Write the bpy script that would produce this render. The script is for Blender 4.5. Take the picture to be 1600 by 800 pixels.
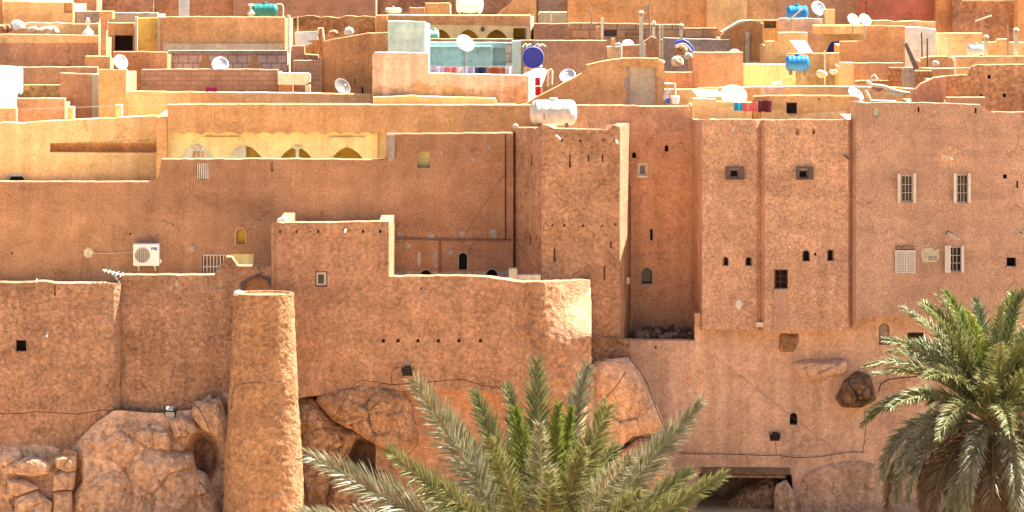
import bpy, bmesh, math, random
from mathutils import Vector, Matrix, noise
from mathutils.geometry import tessellate_polygon
rnd = random.Random(7)
S = bpy.context.scene
for o in list(bpy.data.objects): bpy.data.objects.remove(o)
COL = S.collection

# ------------------------------------------------------------------ camera, sky, sun, exposure
CAMZ = 20.5; F = 5000.0; HOR = -230.0          # photo pixels (1600 wide); the level camera's horizon lies above the frame
cam_d = bpy.data.cameras.new('camera'); cam = bpy.data.objects.new('camera', cam_d); COL.objects.link(cam)
cam.location = (0, -100, CAMZ); cam.rotation_euler = (math.radians(90), 0, 0)
cam_d.sensor_width = 36; cam_d.lens = 36*F/1600; cam_d.shift_y = (HOR-400)/1600
cam_d.clip_start = 1; cam_d.clip_end = 5000
S.camera = cam
SUN_EL, SUN_BACK = 58.0, 20.0                   # degrees: height; how far behind the wall plane, from the right
sd = Vector((math.cos(math.radians(SUN_EL))*math.cos(math.radians(SUN_BACK)),
             math.cos(math.radians(SUN_EL))*math.sin(math.radians(SUN_BACK)), math.sin(math.radians(SUN_EL))))
w = bpy.data.worlds.new('World'); S.world = w; w.use_nodes = True
nt = w.node_tree; bg = nt.nodes['Background']
sky = nt.nodes.new('ShaderNodeTexSky'); sky.sky_type = 'NISHITA'; sky.sun_disc = False
sky.sun_elevation = math.radians(SUN_EL); sky.sun_rotation = math.radians(90-SUN_BACK)
sky.dust_density = 3.0; sky.ozone_density = 0.6
nt.links.new(sky.outputs[0], bg.inputs[0]); bg.inputs[1].default_value = 0.06
sl = bpy.data.lights.new('sun', 'SUN'); sl.energy = 5.0; sl.angle = math.radians(0.5); sl.color = (1, .93, .80)
so = bpy.data.objects.new('sun', sl); COL.objects.link(so); so.rotation_euler = sd.to_track_quat('Z', 'Y').to_euler()
so.location = (40, 20, 80)
S.view_settings.view_transform = 'Standard'; S.view_settings.look = 'None'
S.view_settings.exposure = 2.02; S.view_settings.gamma = 1

# ------------------------------------------------------------------ materials
M = {}
def nodes(name, rough=.9):
    m = bpy.data.materials.new(name); m.use_nodes = True; t = m.node_tree
    p = t.nodes['Principled BSDF']; p.inputs['Roughness'].default_value = rough
    p.inputs['Specular IOR Level'].default_value = .2
    M[name] = m
    return m, t, p
def N(t, kind, **kw):
    n = t.nodes.new(kind)
    for k, v in kw.items():
        if k in n.inputs: n.inputs[k].default_value = v
        else: setattr(n, k, v)
    return n
def ramp(t, src, a, b, lo, hi):
    r = N(t, 'ShaderNodeMapRange'); r.inputs['From Min'].default_value = a; r.inputs['From Max'].default_value = b
    r.inputs['To Min'].default_value = lo; r.inputs['To Max'].default_value = hi
    t.links.new(src, r.inputs['Value']); return r.outputs['Result']
def mul(t, x, y, op='MULTIPLY'):
    m = N(t, 'ShaderNodeMath', operation=op)
    for i, s in enumerate((x, y)):
        if isinstance(s, (int, float)): m.inputs[i].default_value = s
        else: t.links.new(s, m.inputs[i])
    return m.outputs[0]
def coords(t):
    tc = N(t, 'ShaderNodeTexCoord'); return tc.outputs['Object']
def noise_n(t, co, scale, detail=4, rough=.6, stretch=None, dist=0):
    src = co
    if stretch:
        mp = N(t, 'ShaderNodeMapping'); mp.inputs['Scale'].default_value = stretch
        t.links.new(co, mp.inputs['Vector']); src = mp.outputs[0]
    n = N(t, 'ShaderNodeTexNoise'); n.inputs['Scale'].default_value = scale; n.inputs['Detail'].default_value = detail
    n.inputs['Roughness'].default_value = rough; n.inputs['Distortion'].default_value = dist
    t.links.new(src, n.inputs['Vector']); return n.outputs['Fac']
def finish(t, p, colour, fac, height, bump=.5, bdist=.03, tint=None, tintfac=None):
    """colour * fac, optional second tint"""
    mx = N(t, 'ShaderNodeMix', data_type='RGBA', blend_type='MULTIPLY'); mx.inputs[0].default_value = 1
    if isinstance(colour, tuple): mx.inputs[6].default_value = (*colour, 1)
    else: t.links.new(colour, mx.inputs[6])
    cmb = N(t, 'ShaderNodeCombineColor'); [t.links.new(fac, cmb.inputs[i]) for i in range(3)]
    t.links.new(cmb.outputs[0], mx.inputs[7]); out = mx.outputs[2]
    t.links.new(out, p.inputs['Base Color'])
    if height is not None:
        b = N(t, 'ShaderNodeBump'); b.inputs['Strength'].default_value = bump; b.inputs['Distance'].default_value = bdist
        t.links.new(height, b.inputs['Height']); t.links.new(b.outputs[0], p.inputs['Normal'])
ALB = {'mud_pebble': 1.38, 'mud_speckle': 1.12, 'mud_lower': 1.26, 'mud_smooth': .92, 'mud_recess': 1.35, 'mud_rough': 1.12, 'mud_stony': 1.12, 'mud_tower': 1.05, 'pale_orange': 1.32, 'orange': 1.25, 'yellow': 1.13,
       'dust_roof': 1.3, 'brown': 1.5, 'red_brown': 1.35, 'pink': 1.3, 'pink_orange': 1.2, 'deep_yellow': 1.25, 'beige': 1.1, 'brown_rough': 1.5, 'orange_brown': 1.3, 'tan': 1.35, 'rock_brown': 1.3, 'rock': 1.7, 'ground': .95, 'mud_orange': 1.15, 'cream': .85}
def plaster(name, base, base2=None, grain=7.0, contrast=1.0, bump=.7, bdist=.05, crack=.0, streak=.12, blotch=.5, pits=0.):
    k_ = ALB.get(name, 1.0); g_ = 1.19
    base = (min(.85, base[0]*k_), min(.82, base[1]*k_*g_), min(.8, base[2]*k_*1.28))
    if base2: base2 = (base2[0]*k_, base2[1]*k_*g_, base2[2]*k_*1.28)
    m, t, p = nodes(name)
    co = coords(t)
    big = noise_n(t, co, blotch, 5, .62, dist=.6)
    mid = noise_n(t, co, 2.2, 5, .65)
    fine = noise_n(t, co, grain, 6, .72, dist=.3)
    st = noise_n(t, co, 1.0, 4, .6, (2.2, 2.2, .16))
    f = ramp(t, big, .3, .7, 1-.13*contrast, 1+.10*contrast)
    f = mul(t, f, ramp(t, mid, .3, .7, 1-.07*contrast, 1+.06*contrast))
    f = mul(t, f, ramp(t, fine, .34, .66, 1-.33*contrast, 1+.25*contrast))
    f = mul(t, f, ramp(t, st, .35, .7, 1+streak*.5, 1-streak*1.4))
    band = noise_n(t, co, 1.0, 3, .6, (.12, .12, 1.6), dist=.4); f = mul(t, f, ramp(t, band, .35, .65, 1-.05*contrast, 1+.05*contrast))
    patch = noise_n(t, co, .75, 4, .55, dist=1.6); f = mul(t, f, ramp(t, patch, .575, .595, 1, 1.10)); f = mul(t, f, ramp(t, patch, .40, .42, .90, 1))   # replastered patches
    wc = N(t, 'ShaderNodeVectorMath', operation='MULTIPLY_ADD'); nc = N(t, 'ShaderNodeTexNoise'); nc.inputs['Scale'].default_value = 1.3; nc.inputs['Detail'].default_value = 6
    t.links.new(co, nc.inputs['Vector']); t.links.new(nc.outputs['Color'], wc.inputs[0]); wc.inputs[1].default_value = (1.6,)*3; t.links.new(co, wc.inputs[2])
    vc = N(t, 'ShaderNodeTexVoronoi', feature='DISTANCE_TO_EDGE'); vc.inputs['Scale'].default_value = .55; t.links.new(wc.outputs[0], vc.inputs['Vector'])
    ck = mul(t, ramp(t, vc.outputs['Distance'], 0, .016, 1, 0), ramp(t, noise_n(t, co, .6, 3), .5, .56, 0, 1)); f = mul(t, f, ramp(t, ck, 0, 1, 1, .62))
    h = mul(t, fine, 1.0)
    if crack:
        wv = N(t, 'ShaderNodeVectorMath', operation='MULTIPLY_ADD')
        nn = N(t, 'ShaderNodeTexNoise'); nn.inputs['Scale'].default_value = 4; t.links.new(co, nn.inputs['Vector'])
        t.links.new(nn.outputs['Color'], wv.inputs[0]); wv.inputs[1].default_value = (.35,)*3; t.links.new(co, wv.inputs[2])
        vo = N(t, 'ShaderNodeTexVoronoi', feature='DISTANCE_TO_EDGE'); vo.inputs['Scale'].default_value = grain*.62
        t.links.new(wv.outputs[0], vo.inputs['Vector'])
        pk = noise_n(t, co, 1.9, 4, .7)
        e = ramp(t, vo.outputs['Distance'], 0, .22, 1-crack*.6, 1.03)
        e2 = N(t, 'ShaderNodeMix'); t.links.new(ramp(t, pk, .46, .62, 0, 1), e2.inputs[0]); e2.inputs[2].default_value = 1
        t.links.new(e, e2.inputs[3])
        f = mul(t, f, e2.outputs[0])
        h = mul(t, h, ramp(t, vo.outputs['Distance'], 0, .25, 0, .25), 'ADD')
    if pits:
        v2 = N(t, 'ShaderNodeTexVoronoi'); v2.inputs['Scale'].default_value = 9; t.links.new(co, v2.inputs['Vector'])
        pn = noise_n(t, co, 22, 2)
        pm = mul(t, ramp(t, v2.outputs['Distance'], .10, .2, 1, 0), ramp(t, pn, .5, .56, 0, 1))
        f = mul(t, f, ramp(t, pm, 0, 1, 1, 1-pits))
    col = base
    if base2:
        cm = N(t, 'ShaderNodeMix', data_type='RGBA'); cm.inputs[6].default_value = (*base, 1); cm.inputs[7].default_value = (*base2, 1)
        t.links.new(ramp(t, noise_n(t, co, .8, 5, .7, dist=1.0), .44, .6, 0, 1), cm.inputs[0]); col = cm.outputs[2]
    finish(t, p, col, f, h, bump, bdist)
    return m
def bricks(name, c1, c2, mortar, bw, bh, ms=.012, bump=.4):
    m, t, p = nodes(name)
    co = coords(t)
    sep = N(t, 'ShaderNodeSeparateXYZ'); t.links.new(co, sep.inputs[0])
    cb = N(t, 'ShaderNodeCombineXYZ'); t.links.new(sep.outputs[0], cb.inputs[0]); t.links.new(sep.outputs[2], cb.inputs[1])
    b = N(t, 'ShaderNodeTexBrick'); b.inputs['Color1'].default_value = (*c1, 1); b.inputs['Color2'].default_value = (*c2, 1)
    b.inputs['Mortar'].default_value = (*mortar, 1); b.inputs['Scale'].default_value = 1; b.inputs['Mortar Size'].default_value = ms
    b.inputs['Brick Width'].default_value = bw; b.inputs['Row Height'].default_value = bh; b.inputs['Mortar Smooth'].default_value = .3
    t.links.new(cb.outputs[0], b.inputs['Vector'])
    f = mul(t, ramp(t, noise_n(t, co, 1.1, 5), .3, .7, .75, 1.2), ramp(t, noise_n(t, co, 12, 4), .3, .7, .8, 1.15))
    finish(t, p, b.outputs['Color'], f, mul(t, b.outputs['Fac'], -1), bump, .02)
def plain(name, base, rough=.6, var=.12, scale=5, metal=0, spec=.3, bump=0):
    m, t, p = nodes(name, rough); p.inputs['Metallic'].default_value = metal; p.inputs['Specular IOR Level'].default_value = spec
    co = coords(t); n = noise_n(t, co, scale, 5)
    finish(t, p, base, ramp(t, n, .3, .7, 1-var, 1+var*.6), n if bump else None, bump, .01)
    return m

plaster('mud_rough', (.47, .218, .118), (.40, .178, .092), grain=8.5, contrast=1.15, bump=.9, bdist=.06, crack=.42, blotch=.4)
plaster('mud_stony', (.49, .235, .130), (.44, .205, .11), grain=8.5, contrast=1.25, bump=1, bdist=.09, crack=.5, blotch=.5, pits=.3)
plaster('mud_tower', (.50, .235, .115), (.43, .195, .09), grain=8, contrast=1.15, bump=1, bdist=.07, crack=.4, blotch=.7)
plaster('mud_smooth', (.455, .205, .108), (.41, .178, .09), grain=15, contrast=.9, bump=.5, bdist=.03, streak=.1, blotch=.35)
plaster('mud_recess', (.455, .205, .108), (.42, .185, .095), grain=11, contrast=.8, bump=.5, bdist=.03, streak=.14, blotch=.35)  # smooth mud, lightened to make up for weak bounce light in the recess
plaster('mud_pebble', (.50, .245, .142), (.465, .223, .124), grain=15, contrast=1.35, bump=.9, bdist=.05, blotch=.35, streak=.12)
plaster('mud_speckle', (.49, .25, .155), None, grain=19, contrast=1.25, bump=.8, bdist=.04, blotch=.3, streak=.06)
plaster('mud_lower', (.53, .285, .185), (.48, .25, .15), grain=13, contrast=.85, bump=.5, bdist=.03, blotch=.4, streak=.16)
plaster('orange', (.56, .27, .115), (.52, .24, .095), grain=9, contrast=.75, bump=.5, bdist=.03)
plaster('pale_orange', (.64, .36, .165), (.62, .33, .14), grain=9, contrast=.6, bump=.4, bdist=.02)
plaster('yellow', (.78, .56, .26), None, grain=9, contrast=.35, bump=.2, bdist=.02)
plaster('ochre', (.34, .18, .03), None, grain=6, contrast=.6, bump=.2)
plaster('deep_yellow', (.72, .36, .08), None, grain=9, contrast=.5, bump=.2, bdist=.02)
plaster('brown', (.40, .19, .10), (.36, .165, .085), grain=9, contrast=.8, bump=.5, bdist=.03)
plaster('red_brown', (.41, .175, .092), (.45, .20, .105), grain=9, contrast=1, bump=.5, bdist=.03)
plaster('pink', (.58, .36, .26), (.62, .38, .25), grain=6, contrast=.6, bump=.3, bdist=.02, streak=.25)
plaster('pink_orange', (.55, .28, .13), (.62, .38, .25), grain=6, contrast=.8, bump=.3, bdist=.02, streak=.3)
plaster('turquoise', (.44, .50, .44), (.41, .47, .41), grain=5, contrast=.5, bump=.2, bdist=.02)
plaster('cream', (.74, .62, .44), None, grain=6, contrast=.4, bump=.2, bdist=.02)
plaster('whitewash', (.74, .70, .64), None, grain=5, contrast=.4, bump=.2, bdist=.02)
plaster('beige', (.58, .42, .27), (.54, .37, .23), grain=6, contrast=.6, bump=.3, bdist=.02)
plaster('dust_roof', (.58, .38, .23), (.54, .34, .19), grain=5, contrast=1, bump=.4, bdist=.02)
plaster('wood_mud', (.20, .11, .06), None, grain=14, contrast=1.5, bump=1, bdist=.03)
plaster('rock', (.49, .265, .16), (.42, .21, .12), grain=6.0, contrast=.95, bump=1, bdist=.10, crack=.45, blotch=.8, streak=.25, pits=.4)
plaster('rock_dark', (.24, .125, .068), (.16, .08, .04), grain=4.0, contrast=1.6, bump=1, bdist=.12, blotch=.9)
plaster('rock_brown', (.42, .20, .10), (.34, .155, .075), grain=6.0, contrast=1.5, bump=1, bdist=.10, crack=.2, blotch=.8, streak=.2)
plaster('ground', (.54, .30, .155), (.48, .255, .13), grain=1.5, contrast=1.0, bump=.4, bdist=.05)
plaster('scar', (.40, .20, .115), (.30, .14, .07), grain=8, contrast=1.6, bump=1, bdist=.06, crack=.3)
plaster('grey_patch', (.40, .28, .22), None, grain=8, contrast=1., bump=.5)
bricks('dark_brick', (.44, .27, .19), (.38, .22, .15), (.28, .17, .12), .42, .17)
bricks('brown_brick', (.52, .29, .18), (.46, .25, .15), (.40, .23, .15), .34, .17)
bricks('red_brick', (.54, .19, .12), (.48, .16, .10), (.38, .17, .12), .20, .19, .014)
bricks('concrete_block', (.78, .60, .44), (.68, .52, .38), (.34, .22, .15), .36, .30, .018)
bricks('hollow_brick', (.50, .26, .12), (.46, .22, .10), (.22, .10, .05), .16, .20, .014)
plaster('orange_brown', (.48, .20, .085), (.43, .18, .08), grain=9, contrast=.8, bump=.5, bdist=.03, streak=.25)
plaster('mud_orange', (.54, .255, .12), (.48, .21, .09), grain=7, contrast=1.5, bump=1, bdist=.06, crack=.3)
plaster('speckled_orange', (.58, .30, .12), (.40, .17, .07), grain=6, contrast=1.6, bump=1, bdist=.05)
plaster('brown_rough', (.34, .165, .095), (.28, .13, .075), grain=6, contrast=1.4, bump=.8, bdist=.05)
plaster('tan', (.44, .24, .14), (.41, .22, .125), grain=8, contrast=.7, bump=.4)
bricks('stone_block', (.56, .36, .21), (.50, .30, .17), (.36, .20, .11), .7, .33, .03)
plain('white_metal', (.60, .59, .56), .35, .05); plain('white_plastic', (.78, .76, .72), .4, .07, 2)
plain('aged_white', (.70, .63, .52), .6, .25, 3); plain('frame_white', (.68, .60, .52), .6, .12)
plain('grey_frame', (.20, .17, .16), .5, .15); plain('brown_wood', (.10, .03, .018), .5, .2)
plain('dark_pane', (.018, .014, .014), .25, .3, spec=.5); plain('void', (.012, .007, .005), .9, .3)
plain('tank_blue', (.015, .20, .52), .35, .12, 3, spec=.5); plain('tank_navy', (.02, .035, .36), .4, .1, 3, spec=.5)
plain('tank_green', (.03, .22, .19), .4, .15, 4, spec=.4); plain('silver', (.55, .58, .62), .3, .1, metal=.4)
plain('mint', (.25, .60, .38), .5, .1); plain('sky_blue_paint', (.25, .50, .62), .6, .1)
plain('black_iron', (.025, .022, .022), .5, .2); plain('cable_black', (.05, .03, .022), .6, .2); plain('steel', (.30, .27, .25), .5, .2, metal=.3)
plain('cable_brown', (.20, .10, .06), .7, .2); plain('gold_paint', (.50, .30, .03), .5, .2); plain('logo_blue', (.03, .09, .45), .5, .05)
plain('red_cloth', (.50, .02, .02), .9, .2); plain('magenta_cloth', (.30, .02, .14), .9, .2); plain('maroon_cloth', (.09, .012, .02), .9, .2)
plain('navy_cloth', (.03, .03, .08), .9, .2); plain('cyan_cloth', (.02, .28, .50), .9, .15); plain('rose_cloth', (.60, .13, .13), .9, .25, 30)
plain('lilac_cloth', (.42, .38, .55), .9, .4, 16); plain('white_cloth', (.70, .66, .70), .9, .35, 12); plain('brick_cloth', (.36, .09, .04), .9, .3, 20)
plain('navy_blue_cloth', (.015, .03, .20), .9, .2); plain('aged_tank', (.66, .61, .54), .5, .35, 2.2)
plain('lens', (.35, .38, .42), .15, .1, spec=.6); plain('grey_stone', (.22, .15, .12), .9, .5, 3, bump=.6)
plain('panel_dark', (.10, .10, .12), .3, .2, spec=.5); plain('hose_blue', (.06, .10, .45), .5, .2)
plain('arch_grey', (.13, .09, .085), .9, .25, 8)
def leaf(name, base, base2, trans=.28):
    m, t, p = nodes(name, .42); p.inputs['Specular IOR Level'].default_value = .45
    co = coords(t); cm = N(t, 'ShaderNodeMix', data_type='RGBA'); cm.inputs[6].default_value = (*base, 1); cm.inputs[7].default_value = (*base2, 1)
    t.links.new(ramp(t, noise_n(t, co, 2.6, 6, .75), .38, .64, 0, 1), cm.inputs[0]); t.links.new(cm.outputs[2], p.inputs['Base Color'])
    tr = N(t, 'ShaderNodeBsdfTranslucent'); t.links.new(cm.outputs[2], tr.inputs[0]); ms = N(t, 'ShaderNodeMixShader'); ms.inputs[0].default_value = trans
    t.links.new(p.outputs[0], ms.inputs[1]); t.links.new(tr.outputs[0], ms.inputs[2]); t.links.new(ms.outputs[0], t.nodes['Material Output'].inputs[0])
leaf('leaf_green', (.14, .155, .048), (.26, .25, .11))
leaf('leaf_young', (.16, .20, .028), (.22, .24, .05), .4)
leaf('leaf_grey', (.17, .168, .09), (.36, .335, .22))
leaf('leaf_dry', (.20, .135, .068), (.13, .085, .04), .15)
plain('rachis', (.30, .26, .10), .5, .25, 6); plain('trunk', (.15, .085, .045), .9, .4, 8, bump=1)

# ------------------------------------------------------------------ geometry helpers
C0 = Vector((0, -100, CAMZ))
def ray(px, py): return Vector(((px-800)/F, 1, -(py-HOR)/F))
def P(px, py, D): return C0 + ray(px, py)*D
class Plane:
    """a vertical wall plane, given as two (pixel column, distance) pairs, or one distance"""
    def __init__(s, a, b=None):
        if b is None: s.A = Vector((0, a-100, 0)); s.n = Vector((0, 1, 0))
        else:
            A = P(a[0], 0, a[1]); B = P(b[0], 0, b[1]); A.z = B.z = 0
            d = (B-A).normalized(); s.A = A; s.n = Vector((-d.y, d.x, 0))
            if s.n.y < 0: s.n = -s.n
    def sh(s, off):
        q = Plane(100); q.A = s.A+s.n*off; q.n = s.n; return q
    def p(s, px, py):
        r = ray(px, py); return C0 + r*((s.A-C0).dot(s.n)/r.dot(s.n))
def pxm(D): return D/F           # metres per photo pixel
class MB:
    def __init__(s): s.v = []; s.f = []
    def prism(s, outer, holes=(), ext=Vector((0, .4, 0))):
        loops = [list(outer)]+[list(h) for h in holes]
        fn = ext if callable(ext) else (lambda p: ext)
        tris = tessellate_polygon(loops); flat = [p for l in loops for p in l]; b = len(s.v); n = len(flat)
        s.v += [tuple(p) for p in flat]+[tuple(p+fn(p)) for p in flat]
        for t in tris: s.f.append((b+t[0], b+t[1], b+t[2])); s.f.append((b+n+t[2], b+n+t[1], b+n+t[0]))
        k = 0
        for l in loops:
            L = len(l)
            for i in range(L):
                j = (i+1) % L; s.f.append((b+k+i, b+k+j, b+n+k+j, b+n+k+i))
            k += L
    def box(s, a, c, mat=None):
        x0, y0, z0 = a; x1, y1, z1 = c; b = len(s.v)
        vs = [Vector((x, y, z)) for z in (z0, z1) for y in (y0, y1) for x in (x0, x1)]
        if mat: vs = [mat @ v for v in vs]
        s.v += [tuple(v) for v in vs]
        for q in ((0, 2, 3, 1), (4, 5, 7, 6), (0, 1, 5, 4), (2, 6, 7, 3), (0, 4, 6, 2), (1, 3, 7, 5)): s.f.append(tuple(b+i for i in q))
    def tube(s, pts, r, n=6, caps=True):
        pts = [Vector(p) for p in pts]; rr = r if isinstance(r, (list, tuple)) else [r]*len(pts); b = len(s.v)
        for i, p in enumerate(pts):
            d = (pts[min(i+1, len(pts)-1)]-pts[max(i-1, 0)])
            if d.length < 1e-6: d = Vector((0, 0, 1))
            d.normalize(); u = d.cross(Vector((0, 1, 0)) if abs(d.y) < .9 else Vector((1, 0, 0))).normalized(); w_ = d.cross(u)
            for k in range(n):
                a = 2*math.pi*k/n; s.v.append(tuple(p+(u*math.cos(a)+w_*math.sin(a))*rr[i]))
        for i in range(len(pts)-1):
            for k in range(n):
                j = (k+1) % n; s.f.append((b+i*n+k, b+i*n+j, b+(i+1)*n+j, b+(i+1)*n+k))
        if caps:
            s.f.append(tuple(b+k for k in range(n))); s.f.append(tuple(b+(len(pts)-1)*n+k for k in range(n)))
    def lathe(s, prof, n=24, mat=None, caps=True):
        """profile of (radius, height) around local z"""
        b = len(s.v)
        for r, z in prof:
            for k in range(n):
                a = 2*math.pi*k/n; v = Vector((r*math.cos(a), r*math.sin(a), z)); s.v.append(tuple(mat @ v if mat else v))
        for i in range(len(prof)-1):
            for k in range(n):
                j = (k+1) % n; s.f.append((b+i*n+k, b+i*n+j, b+(i+1)*n+j, b+(i+1)*n+k))
        if caps: s.f.append(tuple(b+k for k in range(n))); s.f.append(tuple(b+(len(prof)-1)*n+k for k in range(n)))
    def build(s, name, mat, parent=None, smooth=False, recalc=True):
        me = bpy.data.meshes.new(name); off = Vector((0, 0, 0))
        q = parent
        while q is not None: off += q.location; q = q.parent
        me.from_pydata([tuple(Vector(v)-off) for v in s.v], [], s.f); me.materials.append(M[mat])
        if recalc:
            bm = bmesh.new(); bm.from_mesh(me); bmesh.ops.recalc_face_normals(bm, faces=bm.faces); bm.to_mesh(me); bm.free()
        if smooth: me.polygons.foreach_set('use_smooth', [True]*len(me.polygons))
        o = bpy.data.objects.new(name, me); COL.objects.link(o); o.parent = parent
        return o
def tag(o, label=None, cat=None, group=None, kind=None):
    if label: o['label'] = label
    if cat: o['category'] = cat
    if group: o['group'] = group
    if kind: o['kind'] = kind
    return o
def empty(name, loc, label=None, cat=None, group=None):
    o = bpy.data.objects.new(name, None); COL.objects.link(o); o.location = loc; o.empty_display_size = .3
    return tag(o, label, cat, group)
KIDS = {}
def copy_tree(o, parent=None):
    c = o.copy(); COL.objects.link(c); c.parent = parent
    for ch in [x for x in COL.objects if x.parent == o]: copy_tree(ch, c)
    return c

def arch(x0, y0, x1, y1, pointed=False, n=8):
    """outline in pixels: straight jambs and a round or pointed head; y0 is the crown"""
    cx = (x0+x1)/2; r = (x1-x0)/2; h = min(r*1.05, (y1-y0)*.95); pts = [(x0, y1)]
    if pointed:
        R_ = 1.35*r; pts = []; full = math.sqrt(R_*R_-(R_-r)**2)
        for i in range(-2*n, 2*n+1):
            x = r*i/(2*n); yy = math.sqrt(max(0, R_*R_-(abs(x)+R_-r)**2))
            if full-yy <= y1-y0+1e-6: pts.append((cx+x, y0+full-yy))
        return [(pts[0][0], y1+.01)]+pts+[(pts[-1][0], y1+.01)]
    for i in range(2*n+1):
        a = math.pi*i/(2*n); c = math.cos(a); s_ = math.sin(a)
        if pointed: s_ = (1-abs(c)**1.25)**.95
        pts.append((cx-r*c, y0+h-h*s_))
    pts.append((x1, y1)); return pts
def rect(x0, y0, x1, y1): return [(x0, y1), (x0, y0), (x1, y0), (x1, y1)]
def roughtop(top, amp=.7, step=9, seed=0):
    out = []
    for i in range(len(top)-1):
        (x0, y0), (x1, y1) = top[i], top[i+1]; L = math.hypot(x1-x0, y1-y0); k = max(1, int(L/step))
        for j in range(k):
            t_ = j/k; x = x0+(x1-x0)*t_; y = y0+(y1-y0)*t_
            a = 0 if (i == 0 and j == 0) else amp
            out.append((x+(a*.3*noise.noise(Vector((x*.13, y*.1, seed+5)))), y+a*1.6*noise.noise(Vector((x*.09, seed, y*.05)))))
    out.append(top[-1]); return out
def zclip(pl, px, z):     # pixel row where a wall plane reaches height z
    lo, hi = -400, 3000
    for _ in range(30):
        m_ = (lo+hi)/2
        if pl.p(px, m_).z > z: lo = m_
        else: hi = m_
    return lo

def add_openings(root, pl, ops, t):
    """builds what stands in each opening, as children of root"""
    for op in ops:
        k, x0, y0, x1, y1 = op[:5]; o = op[5] if len(op) > 5 else {}
        shp = (lambda a, b, c, d: arch(a, b, c, d, k.endswith('pointed'))) if 'arch' in k else rect
        if k.startswith('win'):
            fw = o.get('fw', 2.2); q = pl.sh(o.get('set', .07))
            fr = MB(); fr.prism([q.p(*a) for a in shp(x0, y0, x1, y1)], [[q.p(*a) for a in shp(x0+fw, y0+fw, x1-fw, y1-fw)]], pl.n*.09)
            wd = fr.build('window', o.get('frame', 'grey_frame'), root)
            q = pl.sh(o.get('set', .07)+.05); g = MB(); g.prism([q.p(*a) for a in shp(x0+fw-.3, y0+fw-.3, x1-fw+.3, y1-fw+.3)], (), pl.n*.02)
            g.build('pane', o.get('pane', 'dark_pane'), wd)
            if o.get('bars'):
                nx, ny = o['bars']; q2 = pl.sh(o.get('set', .07)-.01); b = MB(); wq = .45
                for i in range(1, nx+1):
                    xx = x0+fw+(x1-x0-2*fw)*i/(nx+1); b.prism([q2.p(*a) for a in rect(xx-wq, y0+fw, xx+wq, y1-fw)], (), pl.n*.02)
                q3 = pl.sh(o.get('set', .07)-.035)
                for i in range(1, ny+1):
                    yy = y0+fw+(y1-y0-2*fw)*i/(ny+1); b.prism([q3.p(*a) for a in rect(x0+fw, yy-wq, x1-fw, yy+wq)], (), pl.n*.02)
                b.build('bars', o.get('barmat', 'frame_white'), wd)
        elif k.startswith('niche'):
            q = pl.sh(o.get('set', .14)); g = MB(); g.prism([q.p(*a) for a in ([(x0-1, y1+1), (x0-1, y0-1), (x1+2.5, y0-1), (x1+2.5, y1+1)] if k.endswith('poly') else shp(x0-1.5, y0-1.5, x1+1.5, y1+1.5))], (), pl.n*.04)
            g.build('niche', o.get('mat', 'ochre' if k.endswith('poly') else 'void'), root)
        if o.get('surround'):
            s_ = o['surround']; g = MB(); q = pl.sh(-.025)
            g.prism([q.p(*a) for a in shp(x0-s_, y0-s_, x1+s_, y1+(0 if 'arch' in k else s_))], [[q.p(*a) for a in shp(x0+.05, y0+.05, x1-.05, y1-.6)]], pl.n*.023)
            g.build('window_surround', o.get('smat', 'frame_white'), root)
        if o.get('sill'):
            g = MB(); q = pl.sh(-.09); g.prism([q.p(*a) for a in rect(x0-1.5, y1+.1, x1+1.5, y1+2.4)], (), pl.n*.16); g.build('sill', o.get('smat', 'frame_white'), root)
def hole(op, pl):
    k, x0, y0, x1, y1 = op[:5]
    if k.endswith('poly'): return [pl.p(*a) for a in op[5]['pts']]
    pts = arch(x0, y0, x1, y1, k.endswith('pointed')) if 'arch' in k else rect(x0, y0, x1, y1)
    return [pl.p(*a) for a in pts]

def slab(root, pl, top, ops, mat, t=.4, zb=None, bottom=None, name='wall', amp=.7, seed=0, jitter=True):
    tp = roughtop(top, amp, seed=seed) if jitter else top
    pts = [pl.p(*a) for a in tp]
    if bottom: pts += [pl.p(*a) for a in reversed(bottom)]
    else:
        r_ = pl.p(*tp[-1]); l_ = pl.p(*tp[0]); pts += [Vector((r_.x, r_.y, zb)), Vector((l_.x, l_.y, zb))]
    m_ = MB(); m_.prism(pts, [hole(o, pl) for o in ops if o[0] != 'none'], pl.n*t)
    ob = m_.build(name, mat, root); add_openings(root, pl, ops, t); return ob

def shell(root, D, depth, x0, x1, ytop, mat, zb, t=.4, drop=.7, yl=None, yr=None, roofmat='dust_roof', backtop=None):
    """side walls, back wall and sunk roof deck behind a front slab at distance D"""
    y0 = D-100+t; y1 = D-100+depth
    xl = P(x0, 0, D).x; xr = P(x1, 0, D).x
    zf = lambda py: P(0, py, D).z
    zt = zf(ytop); zl = zf(yl if yl is not None else ytop); zr = zf(yr if yr is not None else ytop)
    low = (ytop-HOR)/F*depth; drop = max(drop, low+.15); zl -= low; zr -= low        # side and rear parapets are lower than the front one
    m_ = MB()
    m_.box((xl+.003, y0, zb), (xl+t, y1-t, zl-.02)); m_.box((xr-t, y0, zb), (xr-.003, y1-t, zr-.02))
    m_.box((xl+.003, y1-t, zb), (xr-.003, y1, (zf(backtop)-low if backtop is not None else min(zl, zr))-.04))
    m_.build('side_wall', mat, root)
    r_ = MB(); zd = min(zt, zl+low, zr+low)-drop; r_.box((xl+t-.01, y0-.01, zd-.2), (xr-t+.01, y1-t+.01, zd)); r_.build('roof', roofmat, root)
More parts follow.
